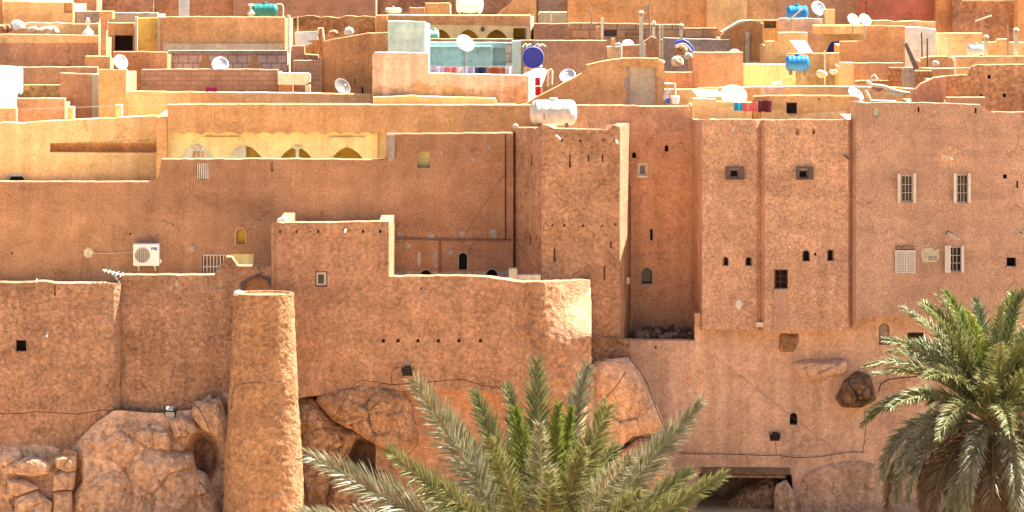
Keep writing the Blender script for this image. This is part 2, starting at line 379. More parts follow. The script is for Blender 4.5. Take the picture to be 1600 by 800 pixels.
def house(label, D, depth, top, mat, ops=(), zb=6.5, t=.4, drop=.7, amp=.5, cat='house', name='house', group=None, roofmat='dust_roof', bottom=None, back=True, backtop=None):
    xs = [a[0] for a in top]; ys = [a[1] for a in top]
    x0, x1 = top[0][0], top[-1][0]
    c = P((x0+x1)/2, 0, D); root = empty(name, (c.x, c.y, max(zb, 0)), label, cat, group)
    slab(root, Plane(D), top, list(ops), mat, t, zb, bottom, seed=D*3+x0, amp=amp)
    if back: shell(root, D, depth, x0, x1, max(ys), mat, zb, t, drop, top[0][1], top[-1][1], roofmat, backtop)
    return root

def polywall(root, plan, topfn, mat, ops=(), t=.4, zb=0, botfn=None, name='wall', amp=.8, seed=0, flip=False):
    """one continuous wall over a bent plan: [(px, D), ...]; ops go to the segment that holds their centre"""
    pts = [P(px, 0, D) for px, D in plan]
    for p in pts: p.z = 0
    nr = []
    for i in range(len(pts)-1):
        d = (pts[i+1]-pts[i]).normalized(); n_ = Vector((-d.y, d.x, 0)); nr.append(n_)
    mi = []
    for i in range(len(pts)):
        a = nr[max(i-1, 0)]; b = nr[min(i, len(nr)-1)]; s_ = (a+b).normalized(); mi.append(s_*(t/max(.35, s_.dot(b))))
    m_ = MB()
    for i in range(len(pts)-1):
        pl = Plane(plan[i], plan[i+1]); pl.n = nr[i]
        x0, x1 = plan[i][0], plan[i+1][0]; L = (pts[i+1]-pts[i])
        def ext(p, i=i, L=L):
            u = max(0, min(1, (Vector((p.x, p.y, 0))-pts[i]).dot(L)/L.length_squared)); return mi[i]*(1-u)+mi[i+1]*u
        k = max(1, int(abs(x1-x0)/9)); xs = [x0+(x1-x0)*j/k for j in range(k+1)]
        jt = lambda x: topfn(x)+amp*1.6*noise.noise(Vector((x*.09, seed, .3)))
        outer = [pl.p(x, jt(x)) for x in xs]
        if botfn: outer += [pl.p(x, botfn(x)+amp*1.5*noise.noise(Vector((x*.05, seed+9, .3)))) for x in reversed(xs)]
        else: outer += [Vector((pts[i+1].x, pts[i+1].y, zb)), Vector((pts[i].x, pts[i].y, zb))]
        mine = [o for o in ops if x0 <= (o[1]+o[3])/2 < x1]
        m_.prism(outer, [hole(o, pl) for o in mine if o[0] != 'none'], ext)
        add_openings(root, pl, mine, t)
    return m_.build(name, mat, root)
def interp(tab):
    def f(x):
        if x <= tab[0][0]: return tab[0][1]
        for (a, b), (c, d) in zip(tab, tab[1:]):
            if x <= c: return b+(d-b)*(x-a)/(c-a) if c > a else d
        return tab[-1][1]
    return f
def part_px(root, name, pl, poly, mat, depth=.05, off=-.03, holes=()):
    q = pl.sh(off); m_ = MB(); m_.prism([q.p(*a) for a in poly], [[q.p(*a) for a in h] for h in holes], pl.n*depth); return m_.build(name, mat, root)

# ------------------------------------------------------------------ ground and hill
def grid(name, xs, ys, zf, mat):
    v = [(x, y, zf(x, y)) for y in ys for x in xs]; n = len(xs)
    f = [(j*n+i, j*n+i+1, (j+1)*n+i+1, (j+1)*n+i) for j in range(len(ys)-1) for i in range(n-1)]
    m_ = MB(); m_.v = v; m_.f = f; o = m_.build(name, mat, smooth=True); tag(o, kind='structure'); return o
def hz(x, y):
    if y < 2: return .10*noise.noise(Vector((x*.12, y*.12, 0)))
    if y < 9: return 6.2*(y-2)/7
    if y < 60: return 6.2+(y-9)*.04
    return 8.2+(y-60)*.10
xs = [-1500, -700, -300, -150]+[-80+4*i for i in range(41)]+[150, 300, 700, 1500]
ys = [-400, -250, -150, -100, -80, -60]+[-50+2*i for i in range(27)]+[4, 5.5, 7, 9, 20, 40, 60, 100, 300, 1500]
grid('ground', xs, ys, hz, 'ground')

# ------------------------------------------------------------------ FRONT BUILDINGS
# long brown house in the middle left
R_long = empty('house', (P(400, 0, 101).x, 1, 2), 'long brown rendered house carrying the air conditioner', 'house')
pl1 = Plane(101)
ops = [('niche', 307, 254, 326, 281, {'mat': 'brown', 'set': .12}), ('slit', 369, 370, 369.5, 370.5) if 0 else ('nichearch', 369, 357, 383, 382, {'mat': 'gold_paint', 'set': .10}),
       ('niche', 316, 397, 354, 430, {'mat': 'brown', 'set': .25}), ('niche', 355, 397, 396, 430, {'mat': 'yellow', 'set': .12}),
       ('niche', 652, 237, 672, 262, {'mat': 'yellow', 'set': .3}),  # yellow panel colours in the sunlit view through this opening
       ('nichearch', 717, 395, 730, 422, {'surround': 1.6, 'mat': 'void', 'smat': 'grey_patch'}),
       ('nichearch', 657, 422, 674, 440, {'surround': 2, 'mat': 'void', 'smat': 'grey_patch'}), ('nichearch', 760, 421, 777, 440, {'surround': 2, 'mat': 'void', 'smat': 'grey_patch'}),
       ('niche', 17, 394, 20, 397), ('niche', 202, 364, 205, 367), ('niche', 635, 381, 638, 386), ('niche', 423, 254, 427, 268, {'mat': 'pale_orange'})]
slab(R_long, pl1, [(-320, 284), (232, 284.5), (243, 281), (249, 273), (252, 249), (420, 248.5), (600, 250), (603, 240), (604, 209.5), (700, 209), (802, 208)], ops, 'mud_smooth', .45, 0, amp=.6)
shell(R_long, 101, 4.3, -320, 804, 284, 'mud_smooth', 0, .45, .8, 284, 208, backtop=284)
b = MB()
for i in range(6):
    x = 308+i*3.2; b.prism([pl1.sh(.02).p(*a) for a in rect(x, 254.5, x+1.7, 280.5)], (), pl1.n*.05)
b.build('vent_slats', 'aged_white', R_long)
b = MB()
for i in range(7):
    x = 317.5+i*5.2; b.prism([pl1.sh(.03).p(*a) for a in rect(x, 399, x+1.3, 429)], (), pl1.n*.03)
for y in (398, 416, 428): b.prism([pl1.sh(-.002).p(*a) for a in rect(316.5, y, 353, y+1.4)], (), pl1.n*.03)
b.build('gate', 'frame_white', R_long)
part_px(R_long, 'window_surround', pl1, arch(366.5, 354.5, 385.5, 382), 'brown', .03, -.028, [arch(369, 357, 383, 381.5)])
part_px(R_long, 'plaster_band', pl1, [(612, 424), (612, 450), (800, 450), (800, 424), (778, 424), (778, 449), (759, 449), (759, 424), (675, 424), (675, 449), (656, 449), (656, 424)], 'grey_patch', .03, -.028)
for i, (x, y, rx, ry) in enumerate([(625, 370, 5, 7), (673, 371, 5, 8), (722, 366, 5, 6), (771, 366, 6, 8), (655, 404, 3.2, 12), (681, 400, 4, 9), (681, 415, 3, 4), (636, 384, 5, 5), (138, 395, 7, 8), (764, 229, 3, 4.5), (739, 250, 3, 5), (690, 240, 2.5, 4)]):
    part_px(R_long, 'plaster_patch', pl1, [(x+rx*math.cos(a*.449)*(1+.2*math.sin(a*3+i)), y+ry*math.sin(a*.449)*(1+.15*math.cos(a*2.3+i))) for a in range(14)], 'grey_patch' if i not in (8,) else 'beige', .03, -.014-.0007*i)
for x, y in ((703, 394), (300, 388)):
    part_px(R_long, 'junction_box', pl1, [(x+5*math.cos(a*.628), y+5*math.sin(a*.628)) for a in range(10)], 'arch_grey' if 0 else 'grey_patch', .06, -.05)
part_px(R_long, 'drain_cover', pl1, [(605, 211), (616, 211), (617, 230), (616, 250), (609, 252), (605, 244), (603, 228)], 'grey_patch', .12, -.10)

# AC unit on a plain bracket
def frame_mat(loc): return Matrix.Translation(loc)
ac = empty('air_conditioner', P(228, 415, 100.6), 'white outdoor air conditioner with round fan grille fixed to the brown wall', 'air conditioner')
pa = Plane(100.62)
x0, y0, x1, y1 = 208, 381.5, 248.5, 415.5
m_ = MB(); m_.box(tuple(Vector((pa.p(x0, y0).x, pa.A.y, pa.p(x0, y1).z))), tuple(Vector((pa.p(x1, y0).x, 1.0-.03, pa.p(x0, y0).z)))); cs = m_.build('casing', 'white_plastic', ac)
bv = cs.modifiers.new('bevel', 'BEVEL'); bv.width = .02; bv.segments = 2
cx, cy, r = 222.5, 399, 11.5
circ = lambda r_: [(cx+r_*math.cos(a*math.pi/14), cy+r_*math.sin(a*math.pi/14)) for a in range(28)]
part_px(ac, 'fan_grille', pa, circ(r), 'grey_frame', .02, -.022)
m_ = MB()
for rr in (3.5, 6.5, 9.3, 11.6): m_.tube([pa.sh(-.035).p(*a) for a in [(cx+rr*math.cos(k*math.pi/12), cy+rr*math.sin(k*math.pi/12)) for k in range(25)]], .005, 4)
for k in range(-3, 4): m_.tube([pa.sh(-.035).p(cx+k*3, cy-math.sqrt(max(0, r*r-9*k*k))), pa.sh(-.035).p(cx+k*3, cy+math.sqrt(max(0, r*r-9*k*k)))], .006, 4)
m_.build('grille_wires', 'aged_white', ac)
m_ = MB()
for a in ([(236.7, 391), (236.7, 387), (239.5, 387), (239.5, 389), (237, 389)], [(240.5, 391), (240.5, 387), (242, 387), (242, 391), (242, 387), (243.6, 387), (243.6, 391)], [(244.6, 387), (244.6, 391), (245.6, 391)]):
    m_.tube([pa.sh(-.015).p(*q) for q in a], .009, 4)
m_.build('logo', 'logo_blue', ac)
m_ = MB()
for xx in (215, 241):
    a = pa.p(xx, 415.5); m_.box((a.x-.02, a.y+.02, a.z-.04), (a.x+.02, .99, a.z-.002)); m_.box((a.x-.02, .94, a.z-.2), (a.x+.02, .99, a.z-.04))
m_.build('bracket', 'aged_white', ac)
part_px(ac, 'valve', pa, rect(249, 405, 252, 411), 'aged_white', .1, .05)

# arcade house (big wall behind): scalloped upper wall, yellow loggia wall with arches
R_arc = empty('house', (P(430, 0, 104).x, 4, 4), 'wide brown house with a yellow arcade under a scalloped edge', 'house')
scal = []
xs_ = 262
while xs_ < 600:
    wdt = 30+6*math.sin(xs_); 
    for j in range(6):
        u = j/6; scal.append((xs_+wdt*u, 210.5-4.2*math.sin(math.pi*u)))
    xs_ += wdt
scal = [(x, y) for x, y in scal if x < 598]+[(600, 209)]
p4 = Plane(104)
slab(R_arc, p4, [(261, 163.5), (420, 163), (600, 164), (812, 164.5), (860, 165)], [], 'orange', .4, bottom=scal+[(600.5, 300), (860, 300)], name='upper_wall')
pY = Plane(104.42)
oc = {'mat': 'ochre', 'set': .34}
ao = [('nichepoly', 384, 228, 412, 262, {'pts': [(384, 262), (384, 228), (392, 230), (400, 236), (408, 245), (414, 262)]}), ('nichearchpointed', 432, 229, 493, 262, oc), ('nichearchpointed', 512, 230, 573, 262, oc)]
slab(R_arc, pY, [(261, 200), (606, 200)], ao, 'yellow', .35, bottom=[(261, 300), (606, 300)], name='arcade_wall', jitter=False)
part_px(R_arc, 'blind_arch', pY, arch(280, 225, 335, 262, True), 'cream', .02, -.018, [rect(301, 236, 306, 247), rect(307.5, 236, 312.5, 247), rect(314, 236, 318.5, 247)])
part_px(R_arc, 'vent', pY, rect(300, 235, 319.5, 248), 'brown', .006, -.010)
part_px(R_arc, 'blind_arch', pY, [(355, 262), (358, 246), (368, 233), (384, 227), (384, 262)], 'cream', .02, -.018)
for x0 in (318, 514): part_px(R_arc, 'cornice', pY, rect(x0, 214, x0+56, 217), 'yellow' if x0 == 318 else 'cream', .05, -.05)
part_px(R_arc, 'column', pY, rect(462, 233, 467, 262), 'cream', .06, -.06); part_px(R_arc, 'column_head', pY, rect(459, 229, 470, 233), 'cream', .10, -.09)
part_px(R_arc, 'drainpipe', pY, rect(590, 209, 592, 262), 'orange', .05, -.07)
m_ = MB(); m_.box((P(261, 0, 104).x, 7.2, 4), (P(806, 0, 104).x, 7.6, P(0, 170, 104).z-.1)); m_.box((P(261, 0, 104).x, 4.45, P(0, 200, 104).z+.1), (P(806, 0, 104).x, 7.2, P(0, 185, 104).z)); m_.box((P(261, 0, 104).x-.35, 4.03, 4), (P(261, 0, 104).x-.003, 7.6, P(0, 163, 104).z-.42)); m_.build('side_wall', 'orange', R_arc)

# recessed wall right of the square tower
R_rec = empty('house', (P(980, 0, 103).x, 3, 2), 'tall brown house wall set back between the square tower and the buttressed house', 'house')
p3 = Plane(101.8)
ops = [('nichearch', 987.5, 238, 994, 247), ('nichearch', 1038.5, 227, 1044.5, 237), ('win', 997, 255.5, 1011, 275, {'frame': 'frame_white', 'pane': 'grey_frame', 'fw': 3, 'surround': .8, 'smat': 'aged_white', 'sill': 1}),
       ('niche', 1016, 358, 1020, 376, {'surround': .7, 'smat': 'grey_patch'}), ('nichearch', 1002.5, 418.5, 1019, 444, {'mat': 'dark_pane', 'surround': 1.0, 'smat': 'grey_patch', 'set': .2, 'sill': 1})]
slab(R_rec, p3, [(858, 165), (905, 165), (960, 165), (1020, 166.5), (1077, 166), (1079, 170), (1081, 184), (1084, 187), (1092, 187)], ops, 'mud_recess', .4, 0)
shell(R_rec, 101.8, 3.2, 858, 1092, 187, 'mud_recess', 0, .4, .5, 165, 187)

# square tower
R_tw = empty('tower', (P(905, 0, 100).x, 0, 1), 'tall square mud tower with notched top and narrow slits', 'tower')
ptop = interp([(796, 205), (803, 201), (843, 201), (846, 195), (850, 193.5), (855, 195), (860, 201), (905, 202), (952, 203), (961, 193), (966, 192.5), (969, 200), (972, 201), (976, 193), (980, 191), (984, 192)])
sl_ = lambda x0, y0, x1, y1: ('niche', x0, y0, x1, y1, {'set': .3})
ops = [sl_(889, 241, 892, 262), sl_(918, 242, 921, 252), sl_(940, 241, 943.5, 252), sl_(864.5, 388, 868, 409), sl_(943, 415, 946.5, 438), sl_(953, 377, 957.5, 387.5),
       sl_(878.5, 237.5, 880.5, 240)]+[('nichearch', x-1.8, y-2, x+1.8, y+2, {'set': .2}) for x, y in ((863, 352), (881.5, 352), (911, 352.5), (941, 352.5), (962, 350), (878, 219), (907, 220), (943.5, 219), (961, 219))]
ops += [sl_(815, 238, 816.5, 260), sl_(830, 241, 831.5, 260), sl_(827.5, 367, 829.5, 383), sl_(837, 368, 838.5, 376)]
polywall(R_tw, [(797, 101.6), (846.5, 98.8), (968.5, 98.8), (984, 101.8)], ptop, 'mud_rough', ops, .35, 1.0, seed=4, amp=.5)
m_ = MB(); zt = P(0, 203, 98.8).z-.8; a, b_, c, d = [P(x, 0, D) for x, D in ((798, 101.7), (847, 98.95), (968, 98.95), (983.5, 101.7))]
m_.prism([Vector((q.x, q.y, zt)) for q in (a, b_, c, d)], (), Vector((0, 0, -.2))); m_.build('roof', 'dust_roof', R_tw)
m_ = MB(); m_.box((P(800, 0, 101).x+.2, 3.0, 4), (P(857, 0, 101).x, 3.3, P(0, 203, 101).z-.1)); m_.build('side_wall', 'mud_rough', R_tw)

# right: two-buttress house (overhanging), right house, lower wall
R_bt = empty('house', (P(1210, 0, 99).x, -1, 3), 'tall brown house with two shallow buttresses and loopholes along its top', 'house')
emb = lambda x, y, w_=2.6, h_=9: ('archw', x-w_, y-h_/2, x+w_, y+h_/2)
lit_ = {'mat': 'cream', 'set': .05}  # pale niche backs paint the sunlit roof seen through the loopholes
dk = {'frame': 'grey_frame', 'pane': 'void', 'set': .12, 'fw': 1.5}
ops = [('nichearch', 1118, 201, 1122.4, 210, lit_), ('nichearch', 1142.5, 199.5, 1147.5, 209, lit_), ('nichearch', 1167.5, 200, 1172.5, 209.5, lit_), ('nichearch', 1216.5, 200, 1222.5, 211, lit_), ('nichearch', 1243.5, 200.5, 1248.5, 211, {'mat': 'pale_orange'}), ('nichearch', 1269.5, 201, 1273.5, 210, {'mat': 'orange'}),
       ('win', 1139, 264, 1155, 278, dict(dk, fw=2.6, set=.03, pane='void')), ('win', 1247, 265, 1263, 279, dict(dk, fw=2.6, set=.03, pane='void')),
       ('winarch', 1128, 401, 1138.5, 415.5, dk), ('winarch', 1164.5, 401, 1175.5, 415.5, dk), ('winarch', 1253.5, 390.5, 1265.5, 408.5, dk), ('win', 1292.5, 390, 1304, 408, dk),
       ('win', 1208, 421, 1231, 451, {'frame': 'brown_wood', 'pane': 'void', 'bars': (1, 2), 'barmat': 'brown_wood', 'fw': 1.8, 'set': .06}), ('niche', 1272, 395, 1275.5, 399.5)]
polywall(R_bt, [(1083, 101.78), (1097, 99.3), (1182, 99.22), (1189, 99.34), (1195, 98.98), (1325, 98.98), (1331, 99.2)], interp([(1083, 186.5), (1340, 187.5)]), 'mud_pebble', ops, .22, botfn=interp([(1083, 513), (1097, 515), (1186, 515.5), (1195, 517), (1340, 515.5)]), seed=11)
m_ = MB(); zt = P(0, 187, 98.8).z-.62; zu = P(0, 515, 98.8).z+.25
sh_ = [P(x, 0, D) for x, D in ((1084, 103.4), (1085, 101.9), (1098, 99.5), (1187, 99.45), (1195.5, 99.1), (1324, 99.1), (1331, 99.4), (1331, 104))]
m_.prism([Vector((q.x, q.y, zt)) for q in sh_], (), Vector((0, 0, -.2))); m_.build('roof', 'dust_roof', R_bt)
m_ = MB(); m_.prism([Vector((q.x, q.y, zu)) for q in sh_], (), Vector((0, 0, -.2))); m_.build('floor_slab', 'mud_pebble', R_bt)
for x0, x1 in ((1133, 1160), (1243, 1268)):
    pl = Plane(99.25 if x0 < 1190 else 98.95)
    part_px(R_bt, 'window_hood', pl, rect(x0+1, 261, x1+3, 281), 'arch_grey', .09, -.085, [rect(x0+5.5, 263.5, x1-4.5, 278.5)])
part_px(R_bt, 'plaster_patch', Plane(99.24), [(1150, 470), (1156, 468), (1160, 474), (1158, 482), (1153, 484), (1149, 477)], 'aged_white', .03, -.012)
part_px(R_bt, 'loose_brick', Plane(99.2), rect(1181, 504, 1193, 511), 'pink', .2, -.12)
part_px(R_bt, 'plaster_patch', Plane(98.95), [(1209, 452), (1229, 452), (1231, 500), (1226, 516), (1207, 515), (1211, 480)], 'mud_speckle', .01, -.006)

R_rt = empty('house', (P(1480, 0, 99).x, -1, 3), 'speckled brown house at the right edge with grey-white shuttered windows', 'house')
p6 = Plane(98.85)
sq = {'mat': 'void', 'set': .25}
wn = {'frame': 'frame_white', 'pane': 'dark_pane', 'bars': (2, 2), 'fw': 2.2, 'set': .1}
ops = [('nichearch', 1363.5, 168, 1373.5, 183, {'mat': 'cream', 'set': .08}), ('niche', 1433.5, 167, 1436.5, 175), ('niche', 1523, 169, 1526, 177), ('win', 1407, 273, 1427, 316, dict(wn, fw=2.5)), ('win', 1494, 272, 1513, 317, wn),  # cream back of the first opening paints the sunlit view through it
       ('win', 1400, 388, 1430, 427, {'frame': 'frame_white', 'pane': 'grey_frame', 'fw': 1.5, 'set': .04}), ('win', 1481, 385, 1503, 425, dict(wn, set=.08)),
       ('niche', 1567, 272.5, 1573.5, 279, sq), ('niche', 1588, 282.5, 1591, 294, sq), ('niche', 1573, 402.5, 1587.5, 416.5, dict(sq, sill=1, smat='grey_patch')), ('nichearch', 1478, 361, 1484, 366, sq), ('nichearch', 1592, 362, 1597, 367, sq)]
polywall(R_rt, [(1329, 99.22), (1338, 98.85), (1541, 98.85), (1900, 98.85)], interp([(1329, 158), (1334, 156), (1339, 160.5), (1345, 161), (1400, 160), (1480, 161.5), (1536, 163.5), (1540.5, 165), (1541.5, 175), (1900, 176)]), 'mud_speckle', ops, .25, botfn=interp([(1329, 515), (1337, 510), (1338.5, 496), (1900, 499)]), seed=21)
shell(R_rt, 98.85, 5, 1337, 1900, 176, 'mud_speckle', P(0, 497, 99.15).z+.3, .4, .6)
m_ = MB(); q0, q1 = P(1337, 0, 99.55), P(1900, 0, 99.55); zz = P(0, 497, 99.15).z+.05; m_.box((q0.x, q0.y, zz), (q1.x, 4.2, zz+.2)); m_.build('floor_slab', 'mud_speckle', R_rt)
def shutter(x0, y0, x1, y1, sk=0):
    out = MB(); q = p6.sh(-.06)
    out.prism([q.p(*a) for a in rect(x0, y0, x1, y1)], [[q.p(*a) for a in rect(x0+1.6, y0+2, x1-1.6, y1-2)]], p6.n*.04)
    n_ = int((y1-y0-4)/2.4)
    for i in range(n_):
        yy = y0+2.2+(y1-y0-4.4)*i/n_; out.prism([q.sh(.008).p(*a) for a in rect(x0+1.4, yy, x1-1.4, yy+1.7)], (), p6.n*.015)
    out.build('shutter', 'frame_white', R_rt)
shutter(1399, 391, 1414.5, 427); shutter(1415.3, 391, 1430.5, 427)
def side_shutter(x, y0, y1):                   # opened leaf, standing out from the wall
    a = p6.p(x, y0); b_ = p6.p(x, y1); m_ = MB(); m_.box((a.x-.02, a.y-.28, b_.z), (a.x+.02, a.y-.003, a.z)); m_.build('shutter', 'frame_white', R_rt)
for x, y0, y1 in ((1405, 272, 317), (1429.5, 271, 317), (1492.5, 271, 317), (1515, 271, 317), (1479, 384, 426), (1483.5, 384, 426), (1504.5, 384, 426)): 
    a = p6.p(x, y0); b_ = p6.p(x, y1); part_px(R_rt, 'shutter', p6, rect(x-2, y0, x+2, y1), 'frame_white', .14, -.14)
part_px(R_rt, 'lintel', p6, rect(1400, 384, 1430, 388.5), 'scar', .05, -.035)
part_px(R_rt, 'plaster_patch', p6, [(1440, 388), (1458, 387), (1460, 391), (1467, 388), (1468, 404), (1462, 409), (1441, 410), (1439, 398)], 'beige', .03, -.02)
part_px(R_rt, 'grille', p6, rect(1451, 401, 1464, 407), 'grey_patch', .03, -.035)
part_px(R_rt, 'plaster_patch', p6, [(1465, 238), (1480, 228), (1498, 233), (1505, 248), (1490, 262), (1470, 262), (1460, 250)], 'mud_pebble', .01, -.005)

R_lo = empty('retaining_wall', (P(1200, 0, 99.7).x, -.3, 0), 'smooth lower mud wall below the overhanging houses, with a cave mouth at its foot', 'wall')
p7 = Plane(99.75)
ops = [('winarch', 1373, 505, 1390, 539, {'frame': 'scar', 'pane': 'grey_patch', 'fw': 2.5, 'set': .1}), ('win', 1418, 519.5, 1443, 539, {'frame': 'black_iron', 'pane': 'dark_pane', 'fw': 2, 'set': .05}),
       ('nichearch', 1466, 500, 1490, 552, {'mat': 'void', 'set': .25}), ('nichearch', 1234, 645, 1246, 664, {'mat': 'void', 'set': .25}), ('niche', 1023, 541, 1026, 545)]
slab(R_lo, p7, [(984, 532), (1085, 533)], [ops[4]], 'mud_lower', .4, -.5, name='ledge_wall', seed=31)
slab(R_lo, p7, [(1085.2, 490), (1900, 490)], ops[:4], 'mud_lower', .4, bottom=[(1085.2, 830), (1092, 742), (1100, 735), (1110, 733), (1232, 735), (1238, 745), (1242, 830), (1900, 830)], seed=33, jitter=False)
part_px(R_lo, 'lintel', p7, [(1096, 731), (1234, 732), (1234, 742), (1097, 741)], 'wood_mud', .6, -.10)
part_px(R_lo, 'lintel', p7, [(1104, 742.3), (1228, 743), (1228, 747), (1104, 746)], 'scar', .5, -.05)
for i, (poly, mt) in enumerate([([(1072, 583), (1078, 578), (1082, 590), (1075, 606), (1068, 604)], 'scar'), ([(1090, 578), (1098, 576), (1100, 588), (1099, 606), (1094, 604), (1088, 590)], 'scar')]):
    part_px(R_lo, 'stain', p7, poly, 'mud_pebble', .01, -.005)
m_ = MB(); m_.box((P(1000, 0, 103).x, 2.4, -.5), (P(1900, 0, 103).x, 2.8, 5)); m_.build('inner_wall', 'rock_dark', R_lo)

# lower left terrace walls, terrace house, curved terrace wall
R_tl = empty('retaining_wall', (P(100, 0, 96).x, -4, 0), 'rough stony terrace wall at the left edge with a small black square window', 'wall')
ttop = interp([(-320, 442), (55, 442), (57, 440), (62, 440), (83, 441), (85, 443), (150, 443), (193, 443)])
polywall(R_tl, [(-320, 95.8), (140, 95.8), (165, 95.86), (178, 95.95), (187, 96.12), (194, 96.5)], ttop, 'mud_stony',
         [('win', 25, 531, 41.5, 549, {'frame': 'grey_patch', 'pane': 'void', 'fw': .8, 'set': .2}), ('niche', 20, 463, 24, 482, {'mat': 'brown', 'set': .06}), ('niche', 84, 446, 87.5, 462, {'mat': 'brown', 'set': .1}),
          ('niche', 73, 519, 76, 523)], .45, -.5, seed=41)
m_ = MB(); zt = P(0, 442, 95.6).z-.7; m_.box((P(-320, 0, 96).x, -4.0, zt-.2), (P(181, 0, 96).x, .95, zt)); m_.build('roof', 'dust_roof', R_tl)

R_ts = empty('retaining_wall', (P(280, 0, 96).x, -4, 0), 'brown terrace wall between the stony wall and the round tower, with an upswept horn', 'wall')
t2 = interp([(190, 430), (335, 430), (341, 424), (346, 413), (351, 403), (357, 398), (361, 401), (364, 408), (366, 414), (372, 416), (436, 416.5)])
polywall(R_ts, [(188, 96.3), (260, 96.2), (436, 96.3)], t2, 'mud_stony',
         [('niche', 272, 438, 278.5, 451, {'mat': 'beige', 'set': .08}), ('nichearch', 340.5, 441, 347.5, 451, {'mat': 'beige', 'set': .07}), ('niche', 239, 522, 241, 525),
          ('nichearch', 381, 434, 424, 480, {'mat': 'brown', 'set': .3})], .45, -.5, botfn=interp([(188, 690), (215, 668), (300, 668), (345, 640), (440, 640)]), seed=43, amp=.7)
m_ = MB(); zt = P(0, 430, 96.3).z-.7; m_.box((P(201, 0, 96).x, -3.4, zt-.2), (P(430, 0, 96).x, .95, zt)); m_.build('roof', 'dust_roof', R_ts)
part_px(R_ts, 'arch_moulding', Plane(96.3), [(376, 462), (376, 441), (382, 438), (390, 433), (397, 431), (400, 428), (406, 428), (409, 431), (417, 433), (424, 438), (432, 439), (432, 462), (425, 462), (423, 449), (417, 439), (408, 434.5), (397, 434.5), (388, 439), (382, 448), (381, 462)], 'arch_grey', .07, -.05)

R_th = empty('house', (P(515, 0, 95.5).x, -4.5, 0), 'brown terrace house with a row of beam holes and one framed window', 'house')
ht = [(424, 349), (426, 345.5), (432, 347.5), (440, 348.5), (460, 348), (520, 347.5), (595, 346), (607.5, 346), (607.5, 431.5)]
bh = [('nichearch', x-2, 359, x+2, 364, {'set': .2, 'mat': 'wood_mud'}) for x in (437, 463, 497, 537, 567, 594)]
pb = interp([(607, 432), (690, 431.5), (740, 432), (770, 434.5), (795, 438.5), (812, 441), (860, 440.5), (895, 438.5), (917, 437), (923, 440), (926, 452)])
plan = [(424, 96.0), (432, 95.5), (607.6, 95.5), (740, 95.45), (775, 95.2), (800, 94.95), (820, 94.82), (840, 94.8), (856, 94.9), (870, 95.07), (882, 95.3), (893, 95.62), (902, 96.0), (910, 96.5), (917, 97.1), (922, 97.9), (925, 99.2)]
def topH(x): return interp([(424, 349), (426, 345.5), (430, 347), (440, 348.5), (520, 347.5), (607.4, 346.2)])(x) if x < 607.55 else pb(x)
hl = [('nichearch', x-2.6, 529.5, x+2.6, 535, {'set': .2, 'mat': 'wood_mud'}) for x in (599, 622, 653, 685, 717, 750.5)]
ops = bh+hl+[('win', 492.5, 424, 511.5, 448, {'frame': 'brown_wood', 'pane': 'frame_white', 'fw': 1.6, 'set': .01}), ('niche', 657, 449, 660.5, 455, {}), ('niche', 834.5, 454, 838, 462.5, {'mat': 'scar'}),
     ('niche', 731, 551, 733, 553)]
botH = interp([(424, 640), (470, 621), (495, 619), (530, 612), (580, 606), (612, 611), (690, 609), (760, 611), (800, 625), (900, 640), (925, 600)])
wl = polywall(R_th, [(424, 96.0), (432, 95.5), (607.5, 95.5)], topH, 'mud_rough', ops[:6]+[o for o in ops[6:] if o[1] < 600 and o[3] < 604], .4, botfn=botH, seed=51)
wl2 = polywall(R_th, [(607.55, 95.5)]+plan[3:6]+[(820, 94.86)], pb, 'mud_rough', [o for o in ops[6:] if o[1] > 600 and o[1] < 815], .4, botfn=botH, seed=52, name='terrace_wall')
DR = interp([(820, 94.86), (840, 94.84), (852, 94.9), (864, 95.05), (875, 95.27), (885, 95.52), (894, 95.82), (902, 96.15), (909, 96.55), (915, 97.1), (920, 97.8), (924, 99.0)])
DF = interp([(820, 94.86), (860, 94.9), (900, 94.98), (924, 95.05)])
m_ = MB(); nx, ny = 70, 60
for side in (0, 1):
    for j in range(ny+1):
        for i in range(nx+1):
            x = 820+104*i/nx; yt = pb(min(x, 918))+.8*noise.noise(Vector((x*.09, 52, .3))); v = j/ny; y = yt+(632-yt)*v
            s_ = max(0, min(1, (y-452-(924-x)*.35)/75)); s_ = s_*s_*(3-2*s_); D = DR(x)*(1-s_)+DF(x)*s_; q = P(x, y, D)  # face flattens downward, shaped so only its upper right catches sun
            q.y += .05*noise.noise(q*2.2)+.03*noise.noise(q*6)
            if side: q.y += .4 if x < 880 else .25; q.x -= .2*(i/nx)
            m_.v.append(tuple(q))
o_ = (nx+1)*(ny+1); w_ = nx+1
for j in range(ny):
    for i in range(nx): a = j*w_+i; m_.f.append((a, a+1, a+w_+1, a+w_)); m_.f.append((o_+a, o_+a+w_, o_+a+w_+1, o_+a+1))
for i in range(nx): m_.f.append((i, o_+i, o_+i+1, i+1)); a = ny*w_+i; m_.f.append((a, a+1, o_+a+1, o_+a))
for j in range(ny): a = j*w_; m_.f.append((a, a+w_, o_+a+w_, o_+a)); a += nx; m_.f.append((a, o_+a, o_+a+w_, a+w_))
m_.build('terrace_wall', 'mud_rough', R_th)
m_ = MB(); q = P(922, 0, 95.3); m_.box((q.x-.3, q.y+.2, P(0, 632, 95).z), (q.x-.05, -1.2, P(0, 545, 95).z)); m_.build('side_wall', 'mud_rough', R_th)
part_px(R_th, 'window_pane', Plane(95.5), rect(497, 429, 506, 443), 'dark_pane', .03, .04)
m_ = MB(); x0, x1 = P(426, 0, 95.5).x, P(607, 0, 95.5).x; zt = P(0, 347, 95.5).z
